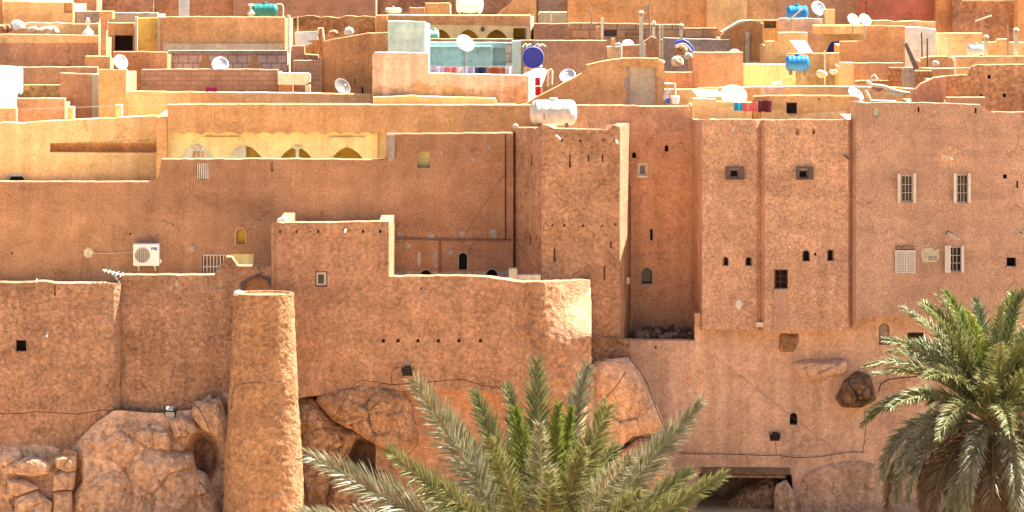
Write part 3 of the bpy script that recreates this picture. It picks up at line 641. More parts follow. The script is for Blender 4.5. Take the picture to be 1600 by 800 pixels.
m_.box((x0, -4.1, 2), (x0+.35, .2, zt-.25)); m_.box((x1-.4, -4.1, 2), (x1-.003, .2, zt-.32)); m_.box((x0, .2, 2), (x1-.003, .6, zt-.62)); m_.build('side_wall', 'mud_rough', R_th)
m_ = MB(); m_.box((x0+.3, -4.11, zt-.8), (x1-.39, .21, zt-.6)); m_.build('roof', 'dust_roof', R_th)
m_ = MB(); zf = P(0, 432, 95.5).z-.75; m_.prism([Vector((q.x, q.y, zf)) for q in [P(x, 0, D+.2) for x, D in [(607.55, 95.5)]+plan[3:]]+[Vector((P(984, 0, 101).x, .95, 0)), Vector((P(607, 0, 101).x-.4, .95, 0))]], (), Vector((0, 0, -.2))); m_.build('terrace_floor', 'dust_roof', R_th)
part_px(R_th, 'plaster_patch', Plane(95.5), [(648, 450), (650, 468), (660, 471), (663, 455), (661, 449), (657, 456), (655, 449)], 'beige', .014, -.008)
# low inner terrace wall seen over the rim
m_ = MB(); m_.box((P(795, 0, 98).x, -2, zf), (P(808, 0, 98).x, -1.7, P(0, 420, 98).z)); m_.box((P(808, 0, 98).x, -1.95, zf), (P(845, 0, 98).x, -1.7, P(0, 430, 98).z)); m_.build('inner_parapet', 'grey_patch', R_th)

# wall behind the palm, under the terrace wall
R_uw = empty('retaining_wall', (P(750, 0, 96.4).x, -3.6, 0), 'plain red brown wall under the curved terrace wall, behind the middle palm', 'wall')
polywall(R_uw, [(600, 96.35), (760, 96.3), (860, 95.6), (905, 96.6), (935, 98.6)], interp([(600, 600), (940, 590)]), 'red_brown', [], .4, -.5, seed=61, name='wall')
m_ = MB(); 
# tower foot
part_px(R_tw, 'tower_foot', Plane(98.7), [(921, 520), (940, 527), (985, 531), (986, 566), (960, 562), (940, 563), (921, 566)], 'scar', .3, -.05)

# round tower
def round_tower():
    cx, Dc = 412, 94.15; r0 = 46.5*pxm(Dc); m_ = MB(); nA, nZ = 150, 200; EY = .62
    zt = P(0, 462, Dc-r0*EY).z; c = P(cx, 0, Dc); zb = -.5
    root = empty('tower', (c.x, c.y, 0), 'tall round plastered tower tapering upward, sunlit down its right side', 'tower')
    rb = 64*pxm(Dc); zref = P(0, 800, Dc).z
    for j in range(nZ+1):
        z = zt-(zt-zb)*j/nZ; u = (zt-z)/(zt-zref); r = r0+(rb-r0)*(u**1.05)
        for i in range(nA):
            a = 2*math.pi*i/nA; q = Vector((math.cos(a)*2.2, math.sin(a)*2.2, z*2.2))
            d = .02*noise.noise(q*1.3)+.014*noise.noise(q*3.1)+.010*noise.noise(q*7)+.012*noise.noise(q*14)
            e = .035*noise.noise(Vector((a*2, z*.8, 3)))
            m_.v.append((c.x+(r+d+e)*math.cos(a), c.y+(r*EY+d+e)*math.sin(a), z + (.03*noise.noise(Vector((a*3, 1, 0))) if j == 0 else 0)))
    for j in range(nZ):
        for i in range(nA):
            k = (i+1) % nA; m_.f.append((j*nA+i, j*nA+k, (j+1)*nA+k, (j+1)*nA+i))
    o = m_.build('wall', 'mud_tower', root, smooth=True)
    m_ = MB(); m_.lathe([(.001, -.7), (r0-.10, -.7), (r0-.09, -.02), (r0-.06, .012), (r0+.0, .012), (r0+.01, -.05)], 60, Matrix.Translation((c.x, c.y, zt)) @ Matrix.Scale(EY+.01, 4, (0, 1, 0))); m_.build('cap', 'mud_tower', root)
    m_ = MB(); q = P(373, 462, Dc-.15); m_.lathe([(.17, 0), (.16, .07), (.1, .12), (.02, .14)], 12, Matrix.Translation((q.x, q.y, zt-.03))); m_.build('knob', 'aged_white', root, smooth=True)
round_tower()

# ------------------------------------------------------------------ rock
def inside_r(poly, c, ang):
    """distance from c to the polygon outline in direction ang"""
    best = 0; d = (math.cos(ang), math.sin(ang))
    for (ax, ay), (bx, by) in zip(poly, poly[1:]+poly[:1]):
        ex, ey = bx-ax, by-ay; den = d[0]*ey-d[1]*ex
        if abs(den) < 1e-9: continue
        t_ = ((ax-c[0])*ey-(ay-c[1])*ex)/den; u = ((ax-c[0])*d[1]-(ay-c[1])*d[0])/den
        if t_ > 0 and -1e-6 <= u <= 1+1e-6: best = max(best, t_)
    return best
def facet(w_):
    """broken, planar relief: every Voronoi cell is a tilted plane"""
    q = Vector(w_)+.25*noise.noise_vector(Vector(w_)*1.5); d, pts = noise.voronoi(q); c = Vector(pts[0]); k = noise.noise_vector(c*3.7)
    return (q-c).dot(k)*1.6+.5*k.z-.35*max(0, .05-(d[1]-d[0]))/.05
def boulder(label, poly, D, bulge, mat='rock', group='boulders at the foot of the walls', seed=0, rough=1., flat=.5, name='boulder', cat='rock', root=None):
    c = (sum(p[0] for p in poly)/len(poly), sum(p[1] for p in poly)/len(poly))
    if group and 'foot' in group and D < 97: poly = [(c[0]+(p[0]-c[0])*1.07, c[1]+(p[1]-c[1])*1.07) for p in poly]
    nA, nR = (96, 34) if (root is None and bulge > .2) else (48, 12)
    m_ = MB(); cc = P(*c, D); m_.v.append((cc.x, cc.y-bulge, cc.z)); ring = []
    rad = [inside_r(poly, c, 2*math.pi*i/nA) for i in range(nA)]
    rad = [(rad[i-1]+2*rad[i]+rad[(i+1) % nA])/4 for i in range(nA)]
    tot = nR+6
    for j in range(1, tot+1):
        u = min(1, j/nR) if j <= nR else 1-(j-nR)/6*.5
        s_ = math.sqrt(max(0, 1-min(1, (max(0, u-flat)/(1-flat)))**2)) if j <= nR else 0
        for i in range(nA):
            a = 2*math.pi*i/nA; q = P(c[0]+rad[i]*u*math.cos(a), c[1]+rad[i]*u*math.sin(a), D)
            q.y += -bulge*s_ if j <= nR else bulge*1.2*(j-nR)/6+.0
            w_ = Vector((q.x+seed*3.1, q.y, q.z))
            fct = abs(noise.noise(w_*.9))*.5+.5*noise.noise(w_*1.6)+.25*abs(noise.noise(w_*3.7))+.12*noise.noise(w_*8)
            k = rough*.24*min(1, bulge/.5)
            fc_ = facet(w_*.9)+.45*facet(w_*2.3+Vector((5, 0, 0))); fct = .45*fct+fc_; vd, _ = noise.voronoi(w_*.75+Vector((seed*1.7, 0, 0))); gr = vd[1]-vd[0]; fct += .18*noise.noise(w_*5.5)+.12*abs(noise.noise(w_*13))+.55*(vd[0]-.4)-.9*max(0, .07-gr)/.07*.5
            m_.v.append((q.x+.25*k*noise.noise(w_*2+Vector((9, 0, 0))), q.y-k*(fct-.2), q.z+.25*k*noise.noise(w_*2+Vector((0, 9, 0)))))
    for i in range(nA): m_.f.append((0, 1+i, 1+(i+1) % nA))
    for j in range(tot-1):
        for i in range(nA):
            k = (i+1) % nA; m_.f.append((1+j*nA+i, 1+j*nA+k, 1+(j+1)*nA+k, 1+(j+1)*nA+i))
    m_.f.append(tuple(1+(tot-1)*nA+i for i in range(nA)))
    if root: return m_.build(name, mat, root, smooth=True)
    o = m_.build(name, mat, None, smooth=True)
    base = Vector((cc.x, cc.y, cc.z)); o.data.transform(Matrix.Translation(-base)); o.location = base
    return tag(o, label, cat, group)
def rockface():
    m_ = MB(); X = [-330+4*i for i in range(562)]; Y = [585+4*i for i in range(75)]
    def Df(x, y):
        base = interp([(-330, 95.75), (110, 95.75), (130, 95.6), (330, 96.0), (345, 96.35), (470, 96.6), (600, 96.6), (900, 96.9), (940, 98.5), (960, 98.9), (985, 100.6), (1090, 100.6), (1100, 102), (1240, 102), (1250, 100), (1900, 100)])(x)
        pit = 0
        for cx, cy, rx, ry, dp in ((318, 712, 26, 46, 1.3), (338, 640, 9, 40, .9), (572, 712, 40, 34, 1.3), (100, 735, 7, 40, .35), (122, 760, 8, 60, .6)):
            q = ((x-cx)/rx)**2+((y-cy)/ry)**2; pit = max(pit, dp*max(0, min(1, 1.4*(1-q))))
        return base+pit
    top = interp([(-70, 700), (60, 690), (110, 700), (150, 660), (180, 640), (240, 645), (300, 640), (345, 600), (470, 612), (620, 600), (900, 600), (920, 575), (1090, 560), (1100, 690), (1240, 690), (1250, 740), (1900, 740)])
    n = len(X)
    for y in Y:
        for x in X:
            yy = max(y, top(x)); D = Df(x, yy); w_ = P(x, yy, D)
            d = .25*abs(noise.noise(w_*.55))+.15+.26*facet(w_*1.0)+.12*facet(w_*2.6)+.04*noise.noise(w_*9)
            e = min(1, (yy-top(x))/25); m_.v.append(tuple(P(x, yy, D-d*e+.10*(1-e))))
    for j in range(len(Y)-1):
        for i in range(n-1): m_.f.append((j*n+i, j*n+i+1, (j+1)*n+i+1, (j+1)*n+i))
    o = m_.build('cliff', 'rock', None, smooth=True); tag(o, kind='structure')
rockface()
BL = [
 ('broad weathered rock swelling from the wall foot right of the cave mouth', [(1244, 760), (1262, 736), (1300, 722), (1345, 718), (1385, 728), (1400, 760), (1400, 850), (1246, 850)], 99.8, .3, 'rock'),
 ('pale rounded boulder tucked under the terrace wall, left of the twin boulders', [(190, 666), (208, 684), (216, 700), (213, 716), (205, 725), (182, 722), (158, 706), (164, 682), (178, 668)], 95.75, .4, 'rock'),
 ('blocky boulder below the left floodlight', [(203, 672), (232, 667), (268, 672), (269, 702), (232, 700), (214, 688)], 95.75, .35, 'rock'),
 ('largest flat-faced boulder left of the round tower', [(207, 706), (235, 697), (262, 703), (300, 710), (306, 745), (311, 780), (305, 830), (200, 830), (208, 770), (198, 728)], 95.75, .5, 'rock'),
 ('broad low boulder left of the largest flat-faced one', [(118, 830), (118, 768), (138, 742), (185, 727), (205, 740), (210, 775), (198, 830)], 95.75, .5, 'rock'),
 ('pale narrow boulder leaning against the foot of the round tower', [(305, 735), (322, 742), (334, 770), (345, 830), (309, 830)], 95.7, .4, 'rock'),
 ('hanging rock directly below the left floodlight', [(266, 657), (285, 649), (305, 660), (313, 672), (300, 680), (275, 683)], 95.75, .35, 'rock'),
 ('cracked grey rock between the left floodlight and the round tower', [(305, 628), (345, 622), (352, 660), (350, 690), (320, 672), (300, 645)], 95.9, .4, 'rock'),
 ('wide rock lying top left in the broken wall patch', [(12, 728), (40, 716), (62, 715), (78, 724), (78, 738), (50, 743), (16, 738)], 95.3, .25, 'rock'),
 ('squarish stone at the top right of the broken wall patch', [(88, 714), (100, 711), (119, 712), (118, 734), (104, 737), (88, 730)], 95.3, .25, 'rock'),
 ('upright stone in the middle right of the broken wall patch', [(84, 742), (100, 734), (117, 738), (115, 764), (84, 765)], 95.3, .28, 'rock'),
 ('wedge of rock lying at the left of the broken wall patch', [(12, 749), (38, 748), (62, 762), (28, 774), (12, 772)], 95.3, .25, 'rock'),
 ('big rock at the bottom of the broken wall patch', [(25, 778), (58, 768), (80, 785), (76, 830), (20, 830)], 95.25, .3, 'rock'),
 ('stone at the bottom right of the broken wall patch', [(85, 769), (112, 768), (112, 800), (96, 806), (84, 800)], 95.3, .25, 'rock'),
 ('small dark stone capping the broken wall patch', [(93, 709), (103, 697), (120, 707), (118, 711)], 95.4, .15, 'rock_brown'),
 ('shaded boulder right behind the round tower', [(464, 626), (492, 625), (522, 664), (560, 674), (545, 702), (522, 740), (508, 830), (464, 830)], 95.9, .6, 'rock_brown'),
 ('tilted overhanging boulder right of the round tower', [(493, 622), (525, 612), (570, 604), (625, 610), (641, 640), (650, 690), (632, 712), (600, 700), (574, 686), (555, 670), (524, 658)], 95.6, .4, 'rock_brown'),
 ('low shaded boulder under the overhanging one', [(520, 745), (560, 740), (610, 760), (640, 830), (505, 830)], 95.6, .6, 'rock_brown'),
 ('huge smooth boulder under the square tower', [(921, 568), (955, 560), (984, 558), (1002, 582), (1024, 628), (1039, 664), (1030, 676), (990, 682), (962, 706), (930, 712), (915, 650)], 98.35, .6, 'rock'),
 ('cracked boulder below the huge smooth one', [(930, 722), (962, 708), (998, 684), (1034, 682), (1045, 712), (1062, 760), (1085, 830), (925, 830)], 98.4, .6, 'rock'),
 ('slanting rock lying inside the cave mouth', [(1128, 792), (1160, 762), (1205, 742), (1222, 752), (1212, 790), (1205, 830), (1110, 830)], 100.5, .6, 'rock_brown'),
 ('upright rock at the right side of the cave mouth', [(1212, 757), (1228, 748), (1240, 765), (1246, 830), (1205, 830)], 99.7, .4, 'rock'),
 ('long weathered rock ledge bulging from the lower wall', [(1236, 566), (1262, 560), (1290, 562), (1322, 560), (1326, 580), (1296, 588), (1266, 594), (1246, 588)], 99.75, .35, 'mud_lower'),
 ('broken rock lump under the overhanging house corner', [(1218, 520), (1250, 520), (1248, 535), (1240, 550), (1216, 549)], 99.8, .16, 'scar'),
 ('dark rounded rock jutting from the wall beside the right palm', [(1304, 621), (1318, 593), (1338, 580), (1360, 588), (1369, 622), (1345, 637), (1314, 634)], 99.7, .6, 'rock_dark'),
]
for i, (lb, poly, D, bg_, mt) in enumerate(BL): boulder(lb, poly, D, bg_, mt, seed=i, rough=.4 if 'smooth' in lb or 'broad' in lb else .75)
# rubble on the ledge
st = None
for i in range(70):
    x = rnd.uniform(988, 1080); D = rnd.uniform(100.3, 101.6); r = rnd.uniform(.06, .15)
    z = P(0, 532, 99.95).z-.02+rnd.uniform(0, .05)+.05*(D-100)
    if st is None or i < 6:
        bm = bmesh.new(); bmesh.ops.create_icosphere(bm, subdivisions=2, radius=1)
        for v in bm.verts: v.co *= 1+.35*noise.noise(v.co*1.3+Vector((i*7, 0, 0))); 
        me = bpy.data.meshes.new('stone'); bm.to_mesh(me); bm.free(); me.materials.append(M[('grey_stone', 'rock_dark', 'rock')[i % 3] if i < 6 else 'grey_stone'])
        if st is None: st = []
        st.append(me)
    o = bpy.data.objects.new('stone', st[rnd.choice([0, 0, 1, 1, 3, 4, 2][:7]) % len(st)] if i >= 6 else me); COL.objects.link(o)
    q = P(x, 0, D); o.location = (q.x, q.y, z); o.scale = (r*1.3, r, r*.8); o.rotation_euler = (rnd.uniform(0, 3), rnd.uniform(0, 3), rnd.uniform(0, 3))
    tag(o, 'small loose grey stone in the rubble on the ledge beneath the recessed wall', 'stone', 'rubble stones on the ledge')
m_ = MB(); q0, q1 = P(985, 0, 100.1), P(1085, 0, 100.1); zz = P(0, 532, 99.95).z; m_.box((q0.x, .14, zz-.4), (q1.x, 1.79, zz-.05)); m_.build('ledge_floor', 'rock_dark', R_lo)

# ------------------------------------------------------------------ UPPER TOWN
H = house
h_ = {}
def G(label, D, depth, top, mat, ops=(), **k): r_ = H(label, D, depth, top, mat, ops, **k); return r_
def flat(x0, x1, y): return [(x0, y), (x1, y)]
gl = None
# nearest row
R_u1 = G('pale orange terrace house at the left with a long tapering slot in its wall', 105.5, 3.2, [(-320, 196), (0, 193), (2, 191), (34, 192.5), (100, 188), (262, 180)], 'pale_orange',
  [('nichepoly', 78, 216, 258, 239, {'mat': 'orange', 'set': .42, 'pts': [(78, 238), (78, 224), (258, 216), (258, 239)]}), ('nichearch', 8, 270, 40, 290, {'mat': 'whitewash', 'set': .1})], drop=.42)
part_px(R_u1, 'vent_opening', Plane(105.5), [(14, 284), (17, 276), (34, 276), (40, 284)], 'void', .05, .04)
for x0, x1, y0, y1 in ((106, 115, 167, 187), (180, 190, 164, 184)): part_px(R_u1, 'post', Plane(105.9), rect(x0, y0, x1, y1+6), 'pale_orange', .35, 0)
w1 = MB(); w1.tube([Plane(105.8).p(*a) for a in ((30, 171), (106, 168), (184, 165.5), (262, 164))], .008, 4); w1.build('wire', 'steel', R_u1)
G('low pale orange house with a long lit parapet behind the arcade house', 109, 3, [(197.5, 143), (300, 144), (440, 145), (581, 148)], 'pale_orange')
G('narrow orange block with a satellite dish on it, left of the dark brick wall', 108.9, 3, flat(154, 197, 109), 'orange')
R_pk = G('pink washed house front with an orange water stain, below the turquoise courtyard', 108, 2.2, [(582, 87), (585, 82.5), (590, 82), (667, 83), (669.5, 85), (670, 114.5), (760, 116.5), (824, 118)], 'pink')
part_px(R_pk, 'water_stain', Plane(108), [(584, 138), (600, 134), (612, 139), (640, 136), (655, 124), (658, 130), (675, 134), (700, 133), (730, 140), (752, 139), (768, 133), (800, 136), (822, 128), (823, 175), (584, 175)], 'pink_orange', .006, -.005)
wl_ = G('low pale lit wall at the foot of the pink house', 107.35, .5, [(583, 152), (644, 150), (700, 152), (774, 154), (776, 160)], 'pale_orange', back=False, cat='wall', name='garden_wall', t=.4)
rt = empty('garden_wall', P(838, 150, 108), 'cream sunlit sloping wall at the right end of the pink house', 'wall')
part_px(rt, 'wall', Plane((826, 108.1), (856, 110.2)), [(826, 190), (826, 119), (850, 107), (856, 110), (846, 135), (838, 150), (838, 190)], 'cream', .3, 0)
R_pb = G('orange house with a curved sloping gable top and a bricked-up beige doorway', 107.2, 4, [(806, 166), (822, 162), (838, 152), (862, 140), (918, 110), (916.5, 101.5), (945, 95), (975, 91), (1028, 91.5), (1036, 98), (1038, 103)], 'orange',
  [('niche', 983.5, 105, 1024, 170, {'mat': 'beige', 'set': .08})], drop=1.3)
part_px(R_pb, 'plaster_patch', Plane(107.2), [(977, 104), (983, 104), (983, 170), (978, 170), (976, 160), (981, 148), (975, 135), (976, 122), (981, 118)], 'grey_patch', .012, -.008)
part_px(R_pb, 'door_jamb', Plane(107.2), rect(1024.5, 105, 1026.5, 168), 'brown', .02, -.015)
G('small pale orange terrace wall house right of the bricked-up doorway', 107.3, 3, flat(1038.5, 1090, 140), 'pale_orange')
R_w = G('low orange house with a small dark window behind the buttressed house', 104.8, 3.5, [(1176, 156), (1178, 150.5), (1230, 149.5), (1336, 150), (1343, 153), (1345, 160)], 'orange',
  [('win', 1228.5, 160, 1245.5, 178, {'frame': 'arch_grey', 'pane': 'void', 'fw': 1.3, 'set': .03}), ('niche', 1278, 154, 1282, 156)], drop=.9)
part_px(R_w, 'plaster_patch', Plane(104.8), [(1190, 186), (1189, 170), (1200, 166), (1208, 172), (1222, 170), (1236, 182), (1270, 176), (1322, 173), (1324, 200), (1190, 200)], 'pale_orange', .05, -.05)
G('low pale orange parapet block holding drying cloths behind the buttressed house', 104.6, 2.5, [(1082, 158), (1083, 154), (1118, 155), (1120, 159), (1175, 160)], 'pale_orange')
G('long low house with a pale lit parapet behind the row of drying cloths', 109.6, 3, [(1091, 138), (1170, 136), (1260, 135), (1380, 136), (1429, 139)], 'pale_orange')  # lit look of this wall is put into its pale colour
R_e1 = G('orange rendered house with a shoulder-shaped top at the right', 106, 3, [(1426, 152), (1431, 140), (1440, 131), (1460, 122), (1479, 119)], 'red_brown')
G('low brown parapet block behind the speckled house', 105, 2, flat(1480, 1540, 152.5), 'brown')
G('coarse orange mud house at the far right with small dark holes', 107.2, 4, [(1480, 119), (1516, 117), (1520, 105), (1526, 101.5), (1600, 101), (1900, 100)], 'mud_orange',
  [('niche', 1543, 117, 1548, 123), ('niche', 1567, 146, 1572, 152), ('niche', 1531, 147, 1535, 150)])
# second row
rt = empty('garden_wall', P(15, 150, 110), 'white sunlit wall block at the left edge', 'wall')
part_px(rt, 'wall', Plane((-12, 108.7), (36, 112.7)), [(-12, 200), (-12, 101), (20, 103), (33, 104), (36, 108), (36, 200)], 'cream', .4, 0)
G('low brown parapet below the white wall block at the left edge', 108.2, .4, flat(-320, 25, 169), 'brown', back=False, cat='wall', name='garden_wall')
G('small pinkish brown cube behind the left terrace house', 109, 2.4, flat(26, 101, 154), 'brown')
G('brown block house beside a bright white end wall', 110.6, 2.4, [(94, 114), (110, 115), (144, 116)], 'brown')
rt = empty('garden_wall', P(148, 150, 111), 'tall narrow white sunlit end wall between two brown houses', 'wall')
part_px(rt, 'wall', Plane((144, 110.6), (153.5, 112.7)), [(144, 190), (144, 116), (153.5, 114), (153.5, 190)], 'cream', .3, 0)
G('low speckled orange wall house behind the small brown cube', 112, 1.3, flat(36, 95, 133), 'speckled_orange')
G('brown house with a plain front, second row at the left', 113.5, 3, flat(20, 152, 105), 'brown')
G('dark brick wall house carrying the concrete block wall behind it', 113, 2.5, [(221, 109), (330, 108), (434, 109)], 'dark_brick')
G('short dark brick wall house at the right end of the concrete block wall', 113.2, 2.5, [(458, 95), (503, 94)], 'dark_brick')
G('orange box-shaped house with dark opening beneath a white canopy', 112.6, 2.5, flat(435, 457.5, 118), 'red_brown')
rt = empty('canopy', P(460, 130, 110.8), 'white plastered canopy frame in front of the dark brick wall', 'canopy')
part_px(rt, 'roof', Plane(112.3), [(434, 132), (434, 119), (438, 114), (481, 114), (485, 117), (485, 128), (476, 133)], 'cream', .25, 0); part_px(rt, 'leg', Plane(112.3), rect(477, 133, 485, 150), 'cream', .2, .02)
G('orange brown house with a long sloping top edge beside the pink house', 113.4, 4, [(503.5, 65), (540, 58), (575, 52), (606, 51)], 'orange_brown', [('niche', 565, 136, 568, 146), ('niche', 554, 122, 555.5, 132)])
R_b = G('wide brown house with an orange upper band at the left', 117, 4, [(-320, 53), (60, 54), (154, 56)], 'brown')
part_px(R_b, 'coloured_band', Plane(117), [(-320, 53.8), (60, 54.8), (153, 56.6), (153, 67), (-320, 67)], 'pale_orange', .02, -.015)  # sunlit top of the wall put into a paler colour
G('small orange block beside the tall thin pillar', 114.4, 2, flat(133, 172, 88), 'orange')
G('orange wall house below the dark square opening', 115.6, 2.2, [(176, 81), (220, 81), (261, 82)], 'orange_brown')
R_cb = G('grey concrete block wall house with two orange mortar patches', 117.2, 2, flat(262, 449, 82), 'concrete_block')
for i, c in enumerate((321, 397)): part_px(R_cb, 'mortar_patch', Plane(117.2), [(c-11, 112), (c-10, 99), (c-5, 92), (c-4, 85), (c+3, 84), (c+5, 92), (c+10, 98), (c+11, 112)], 'orange', .03, -.02)
part_px(R_cb, 'coping', Plane(117.2), rect(262, 79, 449, 83), 'grey_patch', .3, -.1)
R_o = G('large orange house with a green tank on its roof', 120.2, 4.5, [(250, 27), (300, 26), (445, 27)], 'orange')
part_px(R_o, 'ledge', Plane(120.2), rect(254, 68, 443, 80), 'beige', .12, -.1)
part_px(R_o, 'corner_pillar', Plane(120.1), rect(449, 24, 453, 110), 'cream', .2, 0)
R_y = G('glowing yellow walled courtyard house between two white corner pillars', 120.6, 4, flat(210.5, 249.5, 28), 'deep_yellow')
for x in (210.5, 246.5): part_px(R_y, 'corner_pillar', Plane(120.4), rect(x, 26, x+4, 81), 'cream', .2, -.15)
G('orange house with a large dark square opening', 121, 3.5, flat(167, 210, 36), 'orange', [('win', 179, 55, 208, 81, {'frame': 'wood_mud', 'pane': 'void', 'set': .1, 'fw': 1})])
rt = G('stepped red brown house with short stairs beside the concrete block wall', 116.2, 2.4, [(454, 83), (456, 72), (475, 72), (476, 85), (497, 86), (498, 96), (503, 96)], 'red_brown')
R_t = G('pale turquoise house with a flat square front above the pink wall', 110.5, 2.6, [(606, 33), (664, 34)], 'turquoise')
rt = empty('garden_wall', P(668, 70, 111), 'bright blue sunlit side wall of the turquoise courtyard', 'wall')
part_px(rt, 'wall', Plane((664.2, 110.6), (672, 113)), [(664.2, 130), (664.2, 34), (672, 37), (672, 130)], 'sky_blue_paint', .2, 0)
R_t2 = G('long pale turquoise courtyard wall behind the hanging laundry', 113.4, 2.5, [(672.5, 66), (810, 67)], 'turquoise', [('niche', 770, 75, 790, 102, {'mat': 'turquoise', 'set': .15})])
part_px(R_t2, 'coloured_band', Plane(113.4), rect(672, 72, 768, 74), 'turquoise', .25, -.24)
for x in (722, 765): part_px(R_t2, 'pilaster', Plane(113.4), rect(x, 74, x+(2 if x == 722 else 5), 120), 'turquoise', .08, -.07)
part_px(R_t2, 'brick_pier', Plane(113.4), rect(790, 67, 799, 98), 'concrete_block', .08, -.06)
rt = empty('pillar', P(807, 116, 112), 'pale turquoise square pillar left of the navy drum', 'pillar')
part_px(rt, 'pillar_shaft', Plane(112), rect(800, 64, 814, 125), 'turquoise', .4, 0)
G('thin brown ledge wall in front of the yellow arcade', 117, 1.5, flat(672, 802, 61), 'brown', back=False, cat='wall', name='garden_wall')
R_ya = G('yellow arcaded house with three pointed arches under an orange band', 121, 3.5, [(605, 23), (700, 24), (829, 24)], 'yellow',
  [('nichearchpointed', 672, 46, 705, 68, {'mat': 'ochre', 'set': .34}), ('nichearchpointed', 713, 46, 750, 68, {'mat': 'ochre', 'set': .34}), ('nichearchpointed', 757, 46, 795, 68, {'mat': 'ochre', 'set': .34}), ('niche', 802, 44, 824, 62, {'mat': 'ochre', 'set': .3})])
part_px(R_ya, 'coloured_band', Plane(121), [(605.5, 25), (828, 25), (828, 41), (740, 39), (605.5, 38)], 'orange', .03, -.02)
part_px(R_ya, 'wall_lamp', Plane(121), [(751, 45), (754, 41), (757, 45), (756, 49), (752, 49)], 'arch_grey', .1, -.1)
rt = empty('garden_wall', P(830, 40, 120), 'thin cream sunlit end wall of the yellow arcade', 'wall')
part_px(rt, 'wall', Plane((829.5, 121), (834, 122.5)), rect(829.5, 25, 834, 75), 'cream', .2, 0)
G('small pinkish brown house right of the yellow arcade', 119.5, 3, flat(834, 889, 37), 'brown')
G('plain brown house behind the blue drum', 113.6, 3, flat(812, 948, 63.5), 'brown')
G('tiny whitewashed block with a curved pipe at its corner', 115, 2.2, flat(948.5, 970, 73), 'cream')
G('red brown house with a short sloping roof among the chimneys', 114.7, 2.4, [(971, 71), (1000, 70), (1018, 57), (1026, 60), (1036, 72)], 'red_brown')
R_st = G('pale stone house with small blocked windows, behind the chimneys', 122, 3.5, [(889.5, 36), (980, 37), (1068, 39)], 'stone_block', [('niche', 943, 47, 964, 57, {'mat': 'arch_grey', 'set': .1}), ('niche', 976, 51, 1000, 56, {'mat': 'brown', 'set': .06})])
G('pale stone house stepping down beside the gabled house', 122.2, 3.2, [(1069, 44), (1120, 44), (1128, 50)], 'stone_block')
G('low dark pebble-faced wall house', 118.4, 2.6, [(1036.5, 59), (1080, 61), (1140, 62)], 'grey_patch')
G('low red brown house with debris on its roof', 110.8, 2.2, flat(1039, 1082, 113), 'red_brown')
G('plain brown box house in the middle right', 111.6, 3, flat(1082.5, 1161, 82), 'brown')
G('pale yellow house with a streaked front in the middle right', 112.8, 1.6, [(1161.5, 100), (1200, 100.5), (1243, 101)], 'yellow')
R_g = G('orange gabled house with one rounded shoulder and a cream-coloured sunlit roof edge', 119, 3, [(1126, 56), (1140, 45), (1158, 34), (1170, 31.5), (1192, 32)], 'orange')
m_ = MB(); q = Plane(118.7)
m_.prism([q.p(*a) for a in ((1127, 50), (1155, 33), (1176, 31), (1158, 36), (1140, 45), (1131, 51))], (), Vector((0, .5, 0))); m_.build('coping', 'cream', R_g)  # cream strip paints the sunlit edge of the roof
part_px(R_g, 'door_frame', Plane(119), rect(1165, 50, 1171, 100), 'cream', .15, -.12)
part_px(R_g, 'step', Plane(119), rect(1165, 96, 1196, 101), 'cream', .3, -.3)
G('narrow orange house with a small dark opening under its roof', 117.6, 3, flat(1192.5, 1217, 31), 'orange', [('niche', 1194, 33, 1213, 44, {'mat': 'wood_mud', 'set': .2})])
G('pinkish house with the upper blue tank standing on it', 120, 3.5, flat(1218, 1286, 29), 'pink')
G('orange stepped house below the upper blue tank', 115.8, 2.8, [(1196, 65), (1217, 65), (1217.5, 51), (1262, 51)], 'pale_orange')
R_po = G('pink orange house with a streaked front behind the lower blue tank', 114.4, 1.2, [(1232, 84), (1312, 83)], 'pink_orange')
R_be = G('beige house with a shaded recess under a long orange lintel', 119.4, 3, flat(1287, 1354, 40), 'beige')
part_px(R_be, 'lintel', Plane(118.6), rect(1272, 40.5, 1354, 53), 'pale_orange', .8, 0)
G('large plain orange stepped house with two white dishes on top', 116, 3, [(1313, 65), (1353.5, 64.5), (1354, 40), (1414, 41)], 'orange')
G('narrow bright orange block below the large stepped house', 112.3, 2.4, flat(1313, 1334, 98), 'pale_orange')
G('brown shaded wall house right of the narrow bright block', 113.4, 2, flat(1334.5, 1412, 98.5), 'brown')
st_ = G('stack of hollow clay blocks standing against a brown wall', 111.8, .8, flat(1390, 1411, 106), 'hollow_brick', back=False, cat='block stack', name='brick_stack')
st_ = G('long low pile of hollow clay blocks in front of the brown wall', 111.4, .6, [(1336, 128), (1345, 126), (1389, 126)], 'hollow_brick', back=False, cat='block stack', name='brick_stack')
st_ = G('grey brown pier beside the leaning dark panel', 110.9, .5, flat(1411, 1430, 106), 'grey_patch', back=False, cat='pillar', name='pillar')
st_ = G('stack of reddish hollow blocks right of the grey pier', 111.9, .8, flat(1430, 1457, 111), 'hollow_brick', back=False, cat='block stack', name='brick_stack')
G('whitewashed house with rooftop aerials at the right', 119.2, 3, [(1414.5, 42), (1440, 43), (1463, 46)], 'whitewash')
G('orange house with a rounded shoulder, right of the hollow blocks', 113.9, 2, [(1440, 91), (1455, 88), (1480, 88), (1488, 92), (1491, 102)], 'orange')
G('long pale orange terrace house carrying the silver tank', 114.6, 3.4, [(1491.5, 88.5), (1560, 88), (1900, 87)], 'pale_orange')
G('pale orange house front behind the rooftop ducts', 120.3, 3, [(1463.5, 52), (1535, 52)], 'pale_orange')
G('pale orange house with a lattice-topped parapet behind the silver tank', 120.6, 3, [(1535.5, 66), (1556, 66), (1560, 61), (1575, 61), (1578, 66), (1900, 66)], 'pale_orange')
